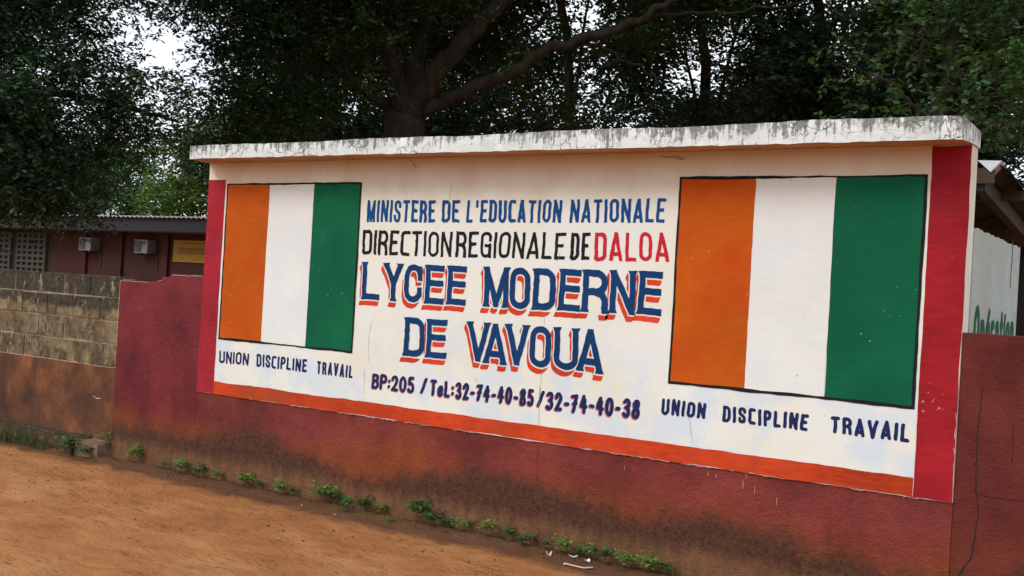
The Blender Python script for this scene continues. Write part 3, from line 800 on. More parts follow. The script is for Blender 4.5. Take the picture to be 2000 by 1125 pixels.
T = {
'l1': [('MINISTERE', (-0.111, 2.025), (-0.11, 2.179), (0.496, 2.029), (0.494, 2.179)), ('DE', (0.552, 2.03), (0.552, 2.18), (0.701, 2.032), (0.697, 2.18)),
  ("L'EDUCATION", (0.757, 2.033), (0.756, 2.18), (1.486, 2.041), (1.488, 2.184)), ('NATIONALE', (1.549, 2.042), (1.549, 2.186), (2.196, 2.052), (2.197, 2.195))],
'l2': [('DIRECTION', (-0.134, 1.795), (-0.137, 1.969), (0.648, 1.8), (0.651, 1.969)), ('REGIONALE', (0.684, 1.801), (0.685, 1.973), (1.527, 1.813), (1.532, 1.98)),
  ('DE', (1.565, 1.811), (1.569, 1.981), (1.701, 1.815), (1.702, 1.982))],
'l2r': [('DALOA', (1.737, 1.811), (1.736, 1.986), (2.241, 1.824), (2.222, 1.995))],
'l3': [('L', (-0.114, 1.48), (-0.122, 1.743), (0.049, 1.483), (0.038, 1.743)), ('Y', (0.09, 1.481), (0.076, 1.743), (0.255, 1.48), (0.242, 1.744)),
  ('C', (0.268, 1.48), (0.258, 1.741), (0.429, 1.482), (0.419, 1.742)), ('E', (0.438, 1.479), (0.434, 1.742), (0.611, 1.483), (0.603, 1.743)),
  ('E', (0.624, 1.484), (0.622, 1.743), (0.793, 1.486), (0.787, 1.745)), ('M', (0.937, 1.486), (0.927, 1.747), (1.126, 1.49), (1.119, 1.75)),
  ('O', (1.139, 1.485), (1.127, 1.749), (1.294, 1.487), (1.281, 1.751)), ('D', (1.313, 1.488), (1.31, 1.75), (1.479, 1.491), (1.469, 1.753)),
  ('E', (1.49, 1.495), (1.495, 1.754), (1.659, 1.497), (1.657, 1.755)), ('R', (1.67, 1.496), (1.671, 1.756), (1.852, 1.495), (1.839, 1.759)),
  ('N', (1.863, 1.501), (1.86, 1.76), (2.035, 1.499), (2.029, 1.763)), ('E', (2.04, 1.506), (2.046, 1.762), (2.21, 1.504), (2.206, 1.764))],
'l4': [('D', (0.291, 1.113), (0.292, 1.378), (0.469, 1.117), (0.458, 1.383)), ('E', (0.473, 1.118), (0.472, 1.377), (0.659, 1.123), (0.651, 1.383)),
  ('V', (0.827, 1.127), (0.818, 1.383), (1.003, 1.128), (0.995, 1.387)), ('A', (0.961, 1.121), (0.953, 1.38), (1.137, 1.123), (1.125, 1.385)),
  ('V', (1.131, 1.129), (1.121, 1.387), (1.303, 1.128), (1.297, 1.391)), ('O', (1.315, 1.129), (1.305, 1.385), (1.472, 1.13), (1.46, 1.391)),
  ('U', (1.493, 1.131), (1.486, 1.39), (1.666, 1.131), (1.659, 1.395)), ('A', (1.662, 1.134), (1.656, 1.392), (1.841, 1.128), (1.827, 1.398))],
'l5': [('BP:205', (0.027, 0.865), (0.026, 0.971), (0.402, 0.865), (0.402, 0.978)), ('/', (0.456, 0.872), (0.457, 0.981), (0.509, 0.871), (0.514, 0.982)),
  ('TeL:', (0.54, 0.867), (0.538, 0.975), (0.737, 0.87), (0.737, 0.984)), ('32-74-40-85', (0.75, 0.866), (0.75, 0.979), (1.362, 0.878), (1.364, 0.99)),
  ('/', (1.386, 0.881), (1.386, 0.987), (1.438, 0.88), (1.442, 0.987)), ('32-74-40-38', (1.452, 0.869), (1.452, 0.986), (2.107, 0.885), (2.108, 1.001))],
'm1': [('UNION', (-1.54, 0.909), (-1.539, 1.005), (-1.21, 0.917), (-1.209, 1.011)), ('DISCIPLINE', (-1.125, 0.917), (-1.127, 1.014), (-0.603, 0.92), (-0.603, 1.014)),
  ('TRAVAIL', (-0.503, 0.919), (-0.503, 1.012), (-0.155, 0.918), (-0.157, 1.008))],
'm2': [('UNION', (2.245, 0.928), (2.245, 1.025), (2.519, 0.935), (2.521, 1.025)), ('DISCIPLINE', (2.623, 0.932), (2.622, 1.024), (3.116, 0.937), (3.118, 1.028)),
  ('TRAVAIL', (3.235, 0.942), (3.235, 1.031), (3.645, 0.941), (3.647, 1.037))],
}
letter_line(T['l1'], .07, False, 'blue', 'blue capitals reading MINISTERE DE L\'EDUCATION NATIONALE', gap=.016)
letter_line(T['l2'], .062, False, 'black', 'black capitals reading DIRECTION REGIONALE DE', gap=.019)
letter_line(T['l2r'], .066, False, 'lred', 'red capitals reading DALOA', gap=.021)
HS = (-.018, -.042, .010, .2)
letter_line(T['l3'], .078, False, 'navy', 'navy capitals with red shadow reading LYCEE MODERNE', heavy=True, shadow=HS, smat='drop', y=-.0024)
letter_line(T['l4'], .078, False, 'navy', 'navy capitals with red shadow reading DE VAVOUA', heavy=True, shadow=HS, smat='drop', y=-.0024)
letter_line(T['l5'], .098, True, 'ink', 'dark blue painted post box and telephone numbers', gap=.008, shadow=(-.007, -.008, .0, .3), smat='rose')
letter_line(T['m1'], .095, True, 'ink', 'small motto UNION DISCIPLINE TRAVAIL under the flag nearer the block wall', gap=.013)
letter_line(T['m2'], .102, True, 'ink', 'motto UNION DISCIPLINE TRAVAIL under the flag at the corner end', gap=.013)


def scratch(name, lines, mat, parent, y=-.0021, w=.003, seed=0):
    """thin irregular marks lying on a wall face (x, z polylines)"""
    r = random.Random(seed); V = []; F = []
    for ln in lines:
        P = []
        for (a, b) in zip(ln[:-1], ln[1:]):
            n = max(2, int(math.hypot(b[0] - a[0], b[1] - a[1]) / .018))
            for k in range(n):
                t = k / n; P.append((a[0] + (b[0] - a[0]) * t + r.uniform(-.004, .004), a[1] + (b[1] - a[1]) * t + r.uniform(-.004, .004)))
        P.append(ln[-1]); b0 = len(V)
        for i, p in enumerate(P):
            q = P[min(i + 1, len(P) - 1)]; o = P[max(i - 1, 0)]
            dx, dz = q[0] - o[0], q[1] - o[1]; L = math.hypot(dx, dz) or 1; ww = w * r.uniform(.35, 1.1) * .5
            V += [(p[0] - dz / L * ww, y, p[1] + dx / L * ww), (p[0] + dz / L * ww, y, p[1] - dx / L * ww)]
        for i in range(len(P) - 1): F.append((b0 + 2 * i, b0 + 2 * i + 1, b0 + 2 * i + 3, b0 + 2 * i + 2))
    me = bpy.data.meshes.new(name); me.from_pydata(V, [], F); me.update()
    return link(name, me, mat, parent)


scratch('hairline_crack', [[(1.404, 1.47), (1.407, 1.40)], [(1.407, 1.10), (1.402, .963), (1.409, .77)], [(-.01, 1.33), (-.03, 1.22), (-.02, 1.05)], [(-.05, 1.0), (-.045, .82)],
                  [(1.50, 1.86), (1.47, 1.80)], [(2.42, .93), (2.45, .80)], [(.62, 2.30), (.60, 2.12)], [(.9, 1.02), (.92, .99)]], M['hair'], sign, w=.0026, y=-.0029)
scratch('crack', [[(1.404, 1.0), (1.402, .963)], [(.26, 2.452), (.31, 2.40)], [(2.15, 2.44), (2.31, 2.43)], [(2.21, 2.436), (2.30, 2.418)]], M['crack'], sign, w=.0035, y=-.0031)
chips = []
rr = random.Random(5)
x = -1.74
while x < 3.7:
    l = rr.uniform(.02, .22)
    if rr.random() < .72: chips.append([(x, .664 + rr.uniform(-.001, .002)), (x + l, .664 + rr.uniform(-.001, .002))])
    x += l + rr.uniform(.0, .12)
chips += [[(3.864, z), (3.864 + rr.uniform(-.004, .002), z + rr.uniform(.02, .06))] for z in np.arange(.75, 1.1, .08)]
scratch('chipped_edge', chips, M['chip'], sign, y=-.0034, w=.004)
scratch('paint_drip', [[(x_, z_), (x_ + .004, z_ - l_)] for x_, z_, l_ in ((2.55, .645, .03), (2.60, .63, .02), (2.76, .62, .05), (2.83, .60, .045), (2.96, .55, .04), (2.78, .655, .02), (2.02, .60, .03))], M['chip'], sign, y=.0075, w=.004)
scratch('crack', [[(1.405, .655), (1.412, .42)]], M['crack'], sign, y=.0077, w=.003)

# ------------------------------------------------------------------ boundary walls
fl = thing('boundary_wall', 'low crimson plastered wall with a broken top between blocks and sign', 'wall', (-2.3, .07, 0))
prof = [(-2.815, 1.505), (-2.77, 1.497), (-2.62, 1.500), (-2.40, 1.499), (-2.33, 1.515), (-2.29, 1.520), (-2.283, 1.548), (-2.20, 1.553), (-2.164, 1.573), (-2.0, 1.578), (-1.777, 1.576)]
P = []
for (a, c) in zip(prof[:-1], prof[1:]):
    n = max(1, int((c[0] - a[0]) / .03))
    for k in range(n): P.append((a[0] + (c[0] - a[0]) * k / n, a[1] + (c[1] - a[1]) * k / n + random.uniform(-.003, .003)))
P.append(prof[-1]); V = []; F = []
for x, z in P: V += [(x, .010, -.25), (x, .010, z - .004), (x, .014, z), (x, .150, z), (x, .150, -.25)]
for i in range(len(P) - 1):
    a = i * 5; c = a + 5
    F += [(a + k, c + k, c + k + 1, a + k + 1) for k in range(4)]
F += [(0, 1, 2, 3, 4), tuple((len(P) - 1) * 5 + k for k in (4, 3, 2, 1, 0))]
me = bpy.data.meshes.new('wall_body'); me.from_pydata(V, [], F); me.update(); link('wall_body', me, M['fence_left'], fl)
scratch('chipped_edge', [[(-2.812, 1.495), (-2.818, 1.25), (-2.812, .98), (-2.822, .78)], [(-2.80, 1.499), (-2.45, 1.494)], [(-2.16, 1.568), (-1.80, 1.572)]], M['chip'], fl, y=.0055, w=.005)
scratch('chipped_edge', [[(-2.33, 1.512), (-2.285, 1.52)]], M['chip'], fl, y=.0055, w=.005)

fr = thing('boundary_wall', 'low maroon roughcast wall with cracks running on beyond the sign corner', 'wall', (6.4, .07, 0))
b = MB(); b.box((XR + .001, .014, -.25), (9.0, .152, 1.522)); b.build('wall_body', M['fence'], fr, bevel=.003)
scratch('crack', [[(3.975, 1.25), (3.962, 1.018), (3.971, .764), (3.988, .627), (3.977, .511), (3.966, .408), (3.925, .336), (3.89, .25)]], M['crack'], fr, y=.0115, w=.008)
scratch('crack', [[(3.973, .727), (4.079, .718), (4.20, .723), (4.5, .715)], [(4.12, 1.1), (4.13, .9)]], M['crack'], fr, y=.0115, w=.004)

bw = thing('block_wall', 'old mouldy bare concrete block wall over a brown mud render', 'wall', (-6.0, .07, 0))
b = MB(); b.box((-12, .046, .70), (-2.816, .150, 1.512)); b.build('mortar', M['mortar'], bw)
b = MB()
courses = [(.760, .945), (.957, 1.142), (1.154, 1.338), (1.350, 1.528)]
offs = [.05, .24, .12, .30]
for (z0, z1), o in zip(courses, offs):
    x = -2.818
    w = .16 + o
    while x > -12:
        x0 = x - min(w, .44)
        d = random.uniform(-.005, .006)
        b.box((x0 + .006, .038 + d, z0 + random.uniform(-.003, .003)), (x - .006, .149, z1 + random.uniform(-.004, .004)), .0025)
        x = x0; w = .385 + random.uniform(-.012, .012)
b.build('blocks', M['blocks'], bw, bevel=.006)
lo = []
b = MB(); b.box((-12, .030, -.25), (-2.816, .150, .757)); b.build('render_base', M['lower'], bw, bevel=.008)
scratch('chipped_edge', [[(-4.6, .757), (-3.4, .758), (-3.0, .752), (-2.83, .757)]], M['chip'], bw, y=.0275, w=.007)
scratch('chipped_edge', [[(-3.12, .49), (-3.06, .475), (-3.01, .48)]], M['chip'], bw, y=.0275, w=.009)

# ledge at the foot of the block wall
led = thing('ledge', 'crumbling mossy concrete footing along the foot of the block wall', 'footing', (-6, -.06, 0))
n = 190; V = []; F = []
for i in range(n + 1):
    x = -12 + i * (12 - 3.10) / n
    yf = -.135 + .03 * math.sin(x * 5) + random.uniform(-.012, .012); zt = .112 + .012 * math.sin(x * 7) + random.uniform(-.01, .01)
    V += [(x, yf - .025, -.06), (x, yf - .01, zt * .55 + random.uniform(-.012, .012)), (x, yf + .012, zt), (x, -.03, .135 + random.uniform(-.008, .008)), (x, .034, .146)]
for i in range(n):
    F += [(i * 5 + k, i * 5 + 5 + k, i * 5 + 6 + k, i * 5 + 1 + k) for k in range(4)]
F.append(tuple(n * 5 + k for k in (4, 3, 2, 1, 0)))
me = bpy.data.meshes.new('footing_body'); me.from_pydata(V, [], F); me.update(); link('footing_body', me, M['stone'], led)
st = thing('concrete_step', 'worn concrete block step under the wall joint at the end of the footing', 'step', (-2.97, -.06, 0))
b = MB(); b.hexa([(-3.10, -.150, -.06), (-2.80, -.125, -.06), (-2.80, .034, -.06), (-3.10, .034, -.06), (-3.10, -.140, .122), (-2.83, -.115, .115), (-2.83, .030, .128), (-3.10, .030, .134)])
b.build('step_block', M['step'], st, bevel=.010)

# ------------------------------------------------------------------ white return wall and lean-to behind the sign's end
rw = thing('return_wall', 'white wall running back behind the sign corner with green writing', 'wall', (3.8, .9, 0))
n = 30; V = []; F = []
for i in range(n + 1):
    y = .153 + i * (1.60 - .153) / n; z = 2.062 - .012 * i / n + random.uniform(-.006, .006)
    V += [(3.872, y, -.1), (3.872, y, z), (3.735, y, z - .01), (3.735, y, -.1)]
for i in range(n): F += [(i * 4 + k, i * 4 + 4 + k, i * 4 + 5 + k, i * 4 + 1 + k) for k in range(3)]
F += [(0, 1, 2, 3), (n * 4 + 3, n * 4 + 2, n * 4 + 1, n * 4)]
me = bpy.data.meshes.new('wall_body'); me.from_pydata(V, [], F); me.update(); link('wall_body', me, M['wwall'], rw)
parts = []
hh = .255; x = 0; zb = 1.412; hw = .027
widths = []
for c in ['O_', 'p', 'é', 'r', 'a', 't', 'i', 'o', 'n']:
    w = 2 * hw + GL[c][0] * .105
    xs = np.arange(-.03, w + .03, .004); zs = np.arange(-.03, hh + .03, .004); X, Z = np.meshgrid(xs, zs)
    v, f = contour(glyph(c, X, Z, 0, w, hh, hw, True), xs, zs)
    parts.append(([(3.8737, .262 + x + a, zb + z + .0) for a, z in v], f)); x += w + .022
poly_obj('lettering', parts, M['sgreen'], rw)['label'] = 'green painted word Opération half hidden by the maroon wall'
V = []
ln = [(1.30, 2.09), (1.315, 1.96), (1.30, 1.85), (1.305, 1.79)]
for y, z in ln: V += [(3.8745, y - .008, z), (3.8745, y + .006, z)]
me = bpy.data.meshes.new('mud_streak'); me.from_pydata(V, [], [(i * 2, i * 2 + 1, i * 2 + 3, i * 2 + 2) for i in range(3)]); me.update(); link('mud_streak', me, M['wood'], rw)

sh = thing('lean_to_shed', 'timber lean-to with corrugated roof behind the sign corner', 'shed', (2.6, 2.2, 0))
V = []; F = []
nx_ = 100
for i in range(nx_ + 1):
    x = 1.2 + (3.80 - 1.2) * i / nx_; dz = .018 * math.sin(i * 1.05)
    V += [(x, 1.50, 2.545 + dz), (x, 4.6, 2.23 + dz), (x, 1.50, 2.549 + dz), (x, 4.6, 2.234 + dz)]
for i in range(nx_):
    a = i * 4; c = a + 4; F += [(a, a + 1, c + 1, c), (a + 2, c + 2, c + 3, a + 3), (a, c, c + 2, a + 2)]
F += [(0, 2, 3, 1), (nx_ * 4, nx_ * 4 + 1, nx_ * 4 + 3, nx_ * 4 + 2)]
me = bpy.data.meshes.new('roof_sheet'); me.from_pydata(V, [], F); me.update(); link('roof_sheet', me, M['rust'], sh)
b = MB(); b.box((1.2, 1.47, 2.44), (3.72, 1.495, 2.535)); b.build('fascia_board', M['wood'], sh, bevel=.004)
for x in (3.60, 2.9, 2.2):
    b = MB(); b.hexa([(x, 1.52, 2.40), (x + .06, 1.52, 2.40), (x + .06, 4.5, 2.10), (x, 4.5, 2.10), (x, 1.52, 2.50), (x + .06, 1.52, 2.50), (x + .06, 4.5, 2.20), (x, 4.5, 2.20)])
    b.build('rafter', M['greywood'], sh)
for y in (2.1, 3.2):
    b = MB(); z = 2.545 - (y - 1.5) * .1016; b.box((1.2, y, z - .085), (3.80, y + .05, z - .022)); b.build('purlin', M['wood'], sh)
for x, y in ((3.82, 1.68), (1.3, 1.55), (3.70, 4.4), (1.3, 4.4)):
    b = MB(); b.tube([(x, y, -.05), (x, y, 2.04 if x > 3.8 else 2.50 - (y - 1.5) * .1)], .035, 8); b.build('post', M['wood'], sh, True)
b = MB(); b.add([(3.62, 1.455, 2.585), (3.76, 1.455, 2.580), (3.70, 1.452, 2.510), (3.62, 1.60, 2.580), (3.76, 1.60, 2.575), (3.70, 1.60, 2.508)],
                [(0, 2, 1), (3, 4, 5), (0, 3, 5, 2), (2, 5, 4, 1)])
b.build('gutter_end', M['zinc'], sh)
b = MB(); b.box((1.2, 3.9, -.1), (3.70, 4.0, 2.2)); b.build('back_wall', M['olive'], sh)

# ------------------------------------------------------------------ red school building beyond the block wall
YB = 15.0
bd = thing('school_building', 'long low dark red building with slate fascia beyond the block wall', 'building', (-26, YB + 3, 0))
b = MB(); b.box((-46, YB, -.1), (-26.6, YB + 6, 2.95)); o = b.build('wall', M['olive'], bd); o['label'] = 'stretch of wall with leaf shade put into its olive brown colour'
b = MB(); b.box((-26.598, YB - .004, -.1), (-14.0, YB + 5.99, 2.95)); o = b.build('wall', M['bred'], bd); o['label'] = 'dull red stretch of wall'
for x in (-24.9, -23.15, -21.05):
    b = MB(); b.box((x, YB - .09, -.1), (x + .24, YB - .003, 2.7)); b.build('pilaster', M['bred'], bd)
b = MB(); b.box((-46.5, YB - .85, 2.70), (-13.4, YB - .82, 3.06)); b.build('fascia', M['fascia'], bd)
b = MB(); b.box((-46.5, YB - .82, 2.68), (-13.4, YB - .004, 2.72)); b.build('eave_soffit', M['ply'], bd)
V = []; F = []; nx_ = 660
for i in range(nx_ + 1):
    x = -46.6 + 33.3 * i / nx_; dz = .022 * math.sin(i * math.pi / 2)
    V += [(x, YB - .98, 3.085 + dz), (x, YB + 6, 3.16 + dz), (x, YB - .98, 3.105 + dz)]
for i in range(nx_):
    a = i * 3; F += [(a + 2, a + 5, a + 4, a + 1), (a, a + 3, a + 5, a + 2)]
me = bpy.data.meshes.new('roof'); me.from_pydata(V, [], F); me.update(); link('roof', me, M['tin'], bd)
# pierced vent panels
for x0, nc in ((-28.33, 5), (-30.28, 5)):
    b = MB(); cw = 1.53 / nc; z0, z1 = 1.30, 2.56; nr = 7; chh = (z1 - z0) / nr; t = .075
    for i in range(nc + 1): b.box((x0 + i * cw - t / 2, YB - .10, z0), (x0 + i * cw + t / 2, YB - .002, z1))
    for j in range(nr + 1):
        for i in range(nc): b.box((x0 + i * cw + t / 2, YB - .095, z0 + j * chh - t / 2), (x0 + (i + 1) * cw - t / 2, YB - .004, z0 + j * chh + t / 2))
    v = b.build('vent_grille', M['clau'], bd)
    b = MB(); b.box((x0, YB - .025, z0), (x0 + 1.53, YB - .006, z1)); b.build('vent_opening', M['acd'], v).location = (0, 0, 0)


def air_con(x, z, label):
    a = thing('air_conditioner', label, 'air conditioner', (x + .3, YB, z), 'air conditioners on the red building')
    b = MB(); b.box((x, YB - .34, z), (x + .60, YB - .006, z + .40)); b.build('casing', M['acw'], a, bevel=.01)
    b = MB()
    b.box((x + .03, YB - .352, z + .04), (x + .33, YB - .341, z + .37))
    b.build('fan_grille', M['acd'], a)
    b = MB()
    for k in range(3):
        r = .05 + .045 * k
        b.tube([(x + .18 + r * math.cos(t), YB - .360, z + .205 + r * math.sin(t)) for t in np.linspace(0, 2 * math.pi, 20)], .006, 5, False)
    b.build('guard_ring', M['acw'], a)
    b = MB(); b.box((x + .38, YB - .35, z + .27), (x + .48, YB - .341, z + .36)); b.build('badge', M['acd'], a)
    for bx_ in (.08, .46):
        b = MB(); b.box((x + bx_, YB - .32, z - .04), (x + bx_ + .04, YB - .006, z - .001)); b.build('bracket', M['acd'], a)
    b = MB(); b.tube([(x + .605, YB - .2, z + .1), (x + .66, YB - .15, z + .06), (x + .68, YB - .03, z - .05), (x + .68, YB - .03, z - .5)], .016, 6); b.build('pipe', M['acd'], a)


air_con(-24.68, 2.08, 'air conditioner box on the red building farther from the yellow board')
air_con(-22.0, 2.07, 'air conditioner box on the red building nearer the yellow board')
yb = thing('notice_board', 'yellow notice board on the red building with brown writing', 'board', (-19.7, YB, 1.87))
b = MB(); b.box((-20.62, YB - .04, 1.875), (-18.7, YB - .006, 2.505)); b.build('board_face', M['yellow'], yb, bevel=.004)
b = MB(); rr = random.Random(3)
for z, h, x0, x1 in ((2.40, .030, -20.20, -19.2), (2.25, .040, -20.33, -19.05), (2.19, .040, -20.42, -19.0), (2.12, .040, -20.36, -19.1), (1.945, .025, -19.75, -19.45)):
    x = x0; b = MB()
    while x < x1:
        w = rr.uniform(.03, .12) if x1 - x0 > .5 else .3; b.box((x, YB - .046, z + rr.uniform(0, .004)), (x + w, YB - .041, z + h)); x += w + rr.uniform(.012, .03)
    b.build('writing', M['brownink'], yb)


# ------------------------------------------------------------------ trees
def leaf_mesh(name, clumps, size, per, seed, droop=.25, aspect=.42, shell=.55):
    """clumps: (centre, (rx,ry,rz), density). Sprigs of alternate leaves scattered through each clump."""
    r = np.random.default_rng(seed); Vs = []
    for c, rad, dens in clumps:
        vol = 4.19 * rad[0] * rad[1] * rad[2]
        ns = int(dens * vol / (per * size * size * aspect) * 4.2) + 1
        d = r.normal(size=(ns, 3)); d /= np.linalg.norm(d, axis=1, keepdims=True)
        q = r.random(ns) ** (1 / 3.0) * (1 - shell) + shell * r.random(ns) ** .25
        q *= .72 + .45 * fbm(d[:, 0] * 2.1 + c[0], d[:, 2] * 2.1 + d[:, 1] * 1.4 + c[2], seed + 3, 2)
        p = d * q[:, None] * np.array(rad)
        nk = min(ns, max(5, int(9 * (rad[0] / .9) ** 1.6))); ki = r.integers(0, nk, ns)
        e = r.normal(size=(ns, 3)); e /= np.linalg.norm(e, axis=1, keepdims=True)
        puff = r.uniform(.20, .36, nk)[ki][:, None] * r.random((ns, 1)) ** .4
        pk = p[:nk][ki] + e * puff * np.array(rad) * np.array([1, 1, .6])
        loose = (r.random(ns) < .22)[:, None]
        p = np.array(c) + np.where(loose, p, pk)
        sd = np.where(loose, d, e) * .8 + r.normal(size=(ns, 3)) * .5; sd[:, 2] -= droop
        sd /= np.linalg.norm(sd, axis=1, keepdims=True)
        side = np.cross(sd, np.array([0, 0, 1.0])); side /= np.linalg.norm(side, axis=1, keepdims=True) + 1e-6
        k = np.arange(per); st = size * .42
        org = p[:, None, :] + sd[:, None, :] * (k[None, :, None] * st)
        sg = np.where(k % 2 == 0, 1.0, -1.0)
        ld = sd[:, None, :] * .55 + side[:, None, :] * sg[None, :, None] * .9 + r.normal(size=(ns, per, 3)) * .28
        ld[:, :, 2] -= droop * .5
        ld /= np.linalg.norm(ld, axis=2, keepdims=True)
        nrm = np.array([0, 0, 1.0]) + r.normal(size=(ns, per, 3)) * .55
        wd = np.cross(ld, nrm); wd /= np.linalg.norm(wd, axis=2, keepdims=True) + 1e-6
        L = size * r.uniform(.7, 1.25, (ns, per, 1)); w = L * aspect * .5
        a = org; bm = org + ld * L * .5
        quad = np.stack([a, bm + wd * w - nrm * 0, org + ld * L, bm - wd * w], 2)
        Vs.append(quad.reshape(-1, 3))
    V = np.concatenate(Vs); n = len(V) // 4
    return mesh_np(name, V, np.arange(n * 4).reshape(n, 4))


def limb_path(pts, wig=.12, seed=0, sub=5):
    r = random.Random(seed); out = []
    P = [Vector(p) for p in pts]
    for i in range(len(P) - 1):
        a = P[max(i - 1, 0)]; b_ = P[i]; c = P[i + 1]; d = P[min(i + 2, len(P) - 1)]
        for k in range(sub):
            t = k / sub
            q = .5 * ((2 * b_) + (c - a) * t + (2 * a - 5 * b_ + 4 * c - d) * t * t + (3 * b_ - a - 3 * c + d) * t ** 3)
            out.append(q + Vector((r.uniform(-wig, wig), r.uniform(-wig, wig), r.uniform(-wig, wig))) * (.0 if i == 0 and k == 0 else .5))
    out.append(P[-1]); return out


def taper(n, r0, r1): return [r0 + (r1 - r0) * (i / (n - 1)) ** .8 for i in range(n)]


def tree(name, label, cat, base, limbs, clumps, size, leafmat, seed, per=9, droop=.25, aspect=.42, group=None):
    """limbs: first is the trunk: (points, r0, r1)."""
    t = thing(name, label, cat, tuple(base), group)
    pts = limb_path(limbs[0][0], .10, seed); b = MB(); b.tube(pts, taper(len(pts), limbs[0][1], limbs[0][2]), 14)
    tr = b.build('trunk', M['bark'], t, True)
    for i, (p, r0, r1) in enumerate(limbs[1:]):
        pts = limb_path(p, .12, seed + 7 * i + 1); b = MB(); b.tube(pts, taper(len(pts), r0, r1), 9)
        o = b.build('limb', M['bark'], t, True)
    link('crown', leaf_mesh('crown', clumps, size, per, seed, droop, aspect), leafmat, t)
    return t


def cl(px, py, d, r, dens=1.0, flat_=.75): return (tuple(at(px, py, d)), (r, r, r * flat_), dens)


LD = m_leaf('dark_leaf', (.006, .019, .008), (.025, .064, .024), .45, .4)
LD2 = m_leaf('deep_green_leaf', (.007, .019, .006), (.026, .056, .014), .55, .2)
LB = m_leaf('blackish_green_leaf', (.007, .017, .009), (.018, .038, .017), .6, .15)
LR = m_leaf('round_mid_green_leaf', (.014, .036, .010), (.046, .105, .028), .5, .25)
LY = m_leaf('yellow_green_leaf', (.034, .074, .013), (.095, .165, .025))
LY2 = m_leaf('fresh_green_leaf', (.022, .065, .016), (.060, .14, .034))
G_T = 'trees behind the walls'

# dark tree overhanging the red building
bx = at(-260, 600, 21); bx[2] = 0
cls = [cl(*a) for a in [(-120, 40, 20, 1.7), (20, 30, 20, 1.3, .9), (110, 90, 20, 1.15), (-10, 150, 19, 1.3), (80, 195, 19, 1.2), (180, 165, 20, 1.0), (235, 205, 20, .85), (300, 215, 20, .75), (150, 250, 20, 1.1),
                        (345, 235, 20.5, .6, .8), (250, 262, 20.5, .75, .9), (20, 270, 19, 1.2), (100, 330, 19.5, 1.05), (-60, 340, 19, 1.4), (170, 345, 20.5, .8), (30, 385, 20, .8, 1.2), (130, 395, 20.5, .62, 1.2), (-80, 430, 20, .8), (185, 420, 21, .35, 1.1),
                        (60, -70, 20, 1.5), (200, -50, 20.5, 1.0, .9), (300, -40, 21, .9, .8), (180, 30, 20.5, .7, .7), (330, 15, 21, .5, .8), (250, 40, 20.5, .5, .8), (225, 100, 20.5, .5, .8), (290, 165, 20.5, .5, .9), (345, 175, 21, .5, .9), (360, 10, 21, .4, .8), (240, 150, 20.5, .5, .9), (-120, 200, 20, 1.8), (-220, -60, 21, 2.4), (60, -220, 21, 2.6), (280, -220, 22, 2.2), (-200, 330, 21, 1.8)]]
tree('shade_tree', 'dark tree hanging over the roof of the red building', 'tree', bx,
     [([bx, bx + np.array([.1, 0, 1.6]), at(-200, 250, 20.5), at(-120, 60, 20), at(-60, -120, 20.5)], .42, .16),
      ([at(-200, 260, 20.5), at(-60, 220, 20), at(100, 180, 19.6), at(260, 215, 20), at(350, 240, 20.4)], .16, .02),
      ([at(-150, 120, 20), at(0, 60, 20), at(90, 10, 20), at(200, -60, 20)], .15, .04),
      ([at(-200, 270, 20.4), at(-80, 330, 19.6), at(60, 350, 19.8), at(150, 390, 20.4)], .12, .02)],
     cls, .115, LD, 101, group=G_T)

# the huge tree with bare limbs
tb = at(790, 600, 24); tb[2] = 0
cls = [cl(*a) for a in [(440, 95, 23, .35, .6), (405, 25, 22.5, .5, .7), (400, 90, 22.8, .38, .8), (392, 135, 22.8, .38, .8), (385, 180, 22.5, .5, .8), (470, 20, 22.5, 1.2), (520, 110, 23, 1.1), (450, 165, 22.5, .45, .8), (480, 205, 22.5, .85), (410, 245, 22.5, .75), (560, 190, 23, 1.0), (540, 255, 23, .9), (630, 50, 23, 1.3), (620, 235, 24, .8), (660, 150, 24, .9), (715, 20, 25.5, 1.0), (650, -10, 22.5, .9), (460, 275, 23, .7),
                        (830, 40, 26, 1.2), (905, 70, 26.5, 1.0), (975, 60, 26, .9), (850, -20, 22.5, .8), (1040, 10, 25, .7, .6), (940, 120, 26, .8), (870, 120, 21.8, .4, .4), (760, 90, 22, .5, .45), (940, 35, 21.5, .4, .4), (1020, 105, 21.8, .35, .4), (815, 40, 22, .5, .5), (730, 150, 22.5, .5, .6), (1010, 150, 24.5, .8, .8), (1060, 190, 24.5, .8, .7), (1130, 230, 25, .8, .7), (1240, 30, 24, .9, .8),
                        (700, 95, 26, 1.2), (860, 130, 26, 1.1), (560, 30, 26, 1.6), (1330, 60, 25, .9, .7), (1400, 10, 25, 1.2, .9),
                        (500, -120, 23, 2.2), (750, -150, 23, 2.6), (1000, -150, 24, 2.5), (1250, -130, 25, 2.3), (1450, -100, 26, 2.2), (600, -300, 24, 3.0), (1000, -350, 25, 3.4), (1350, -330, 26, 3.0)]]
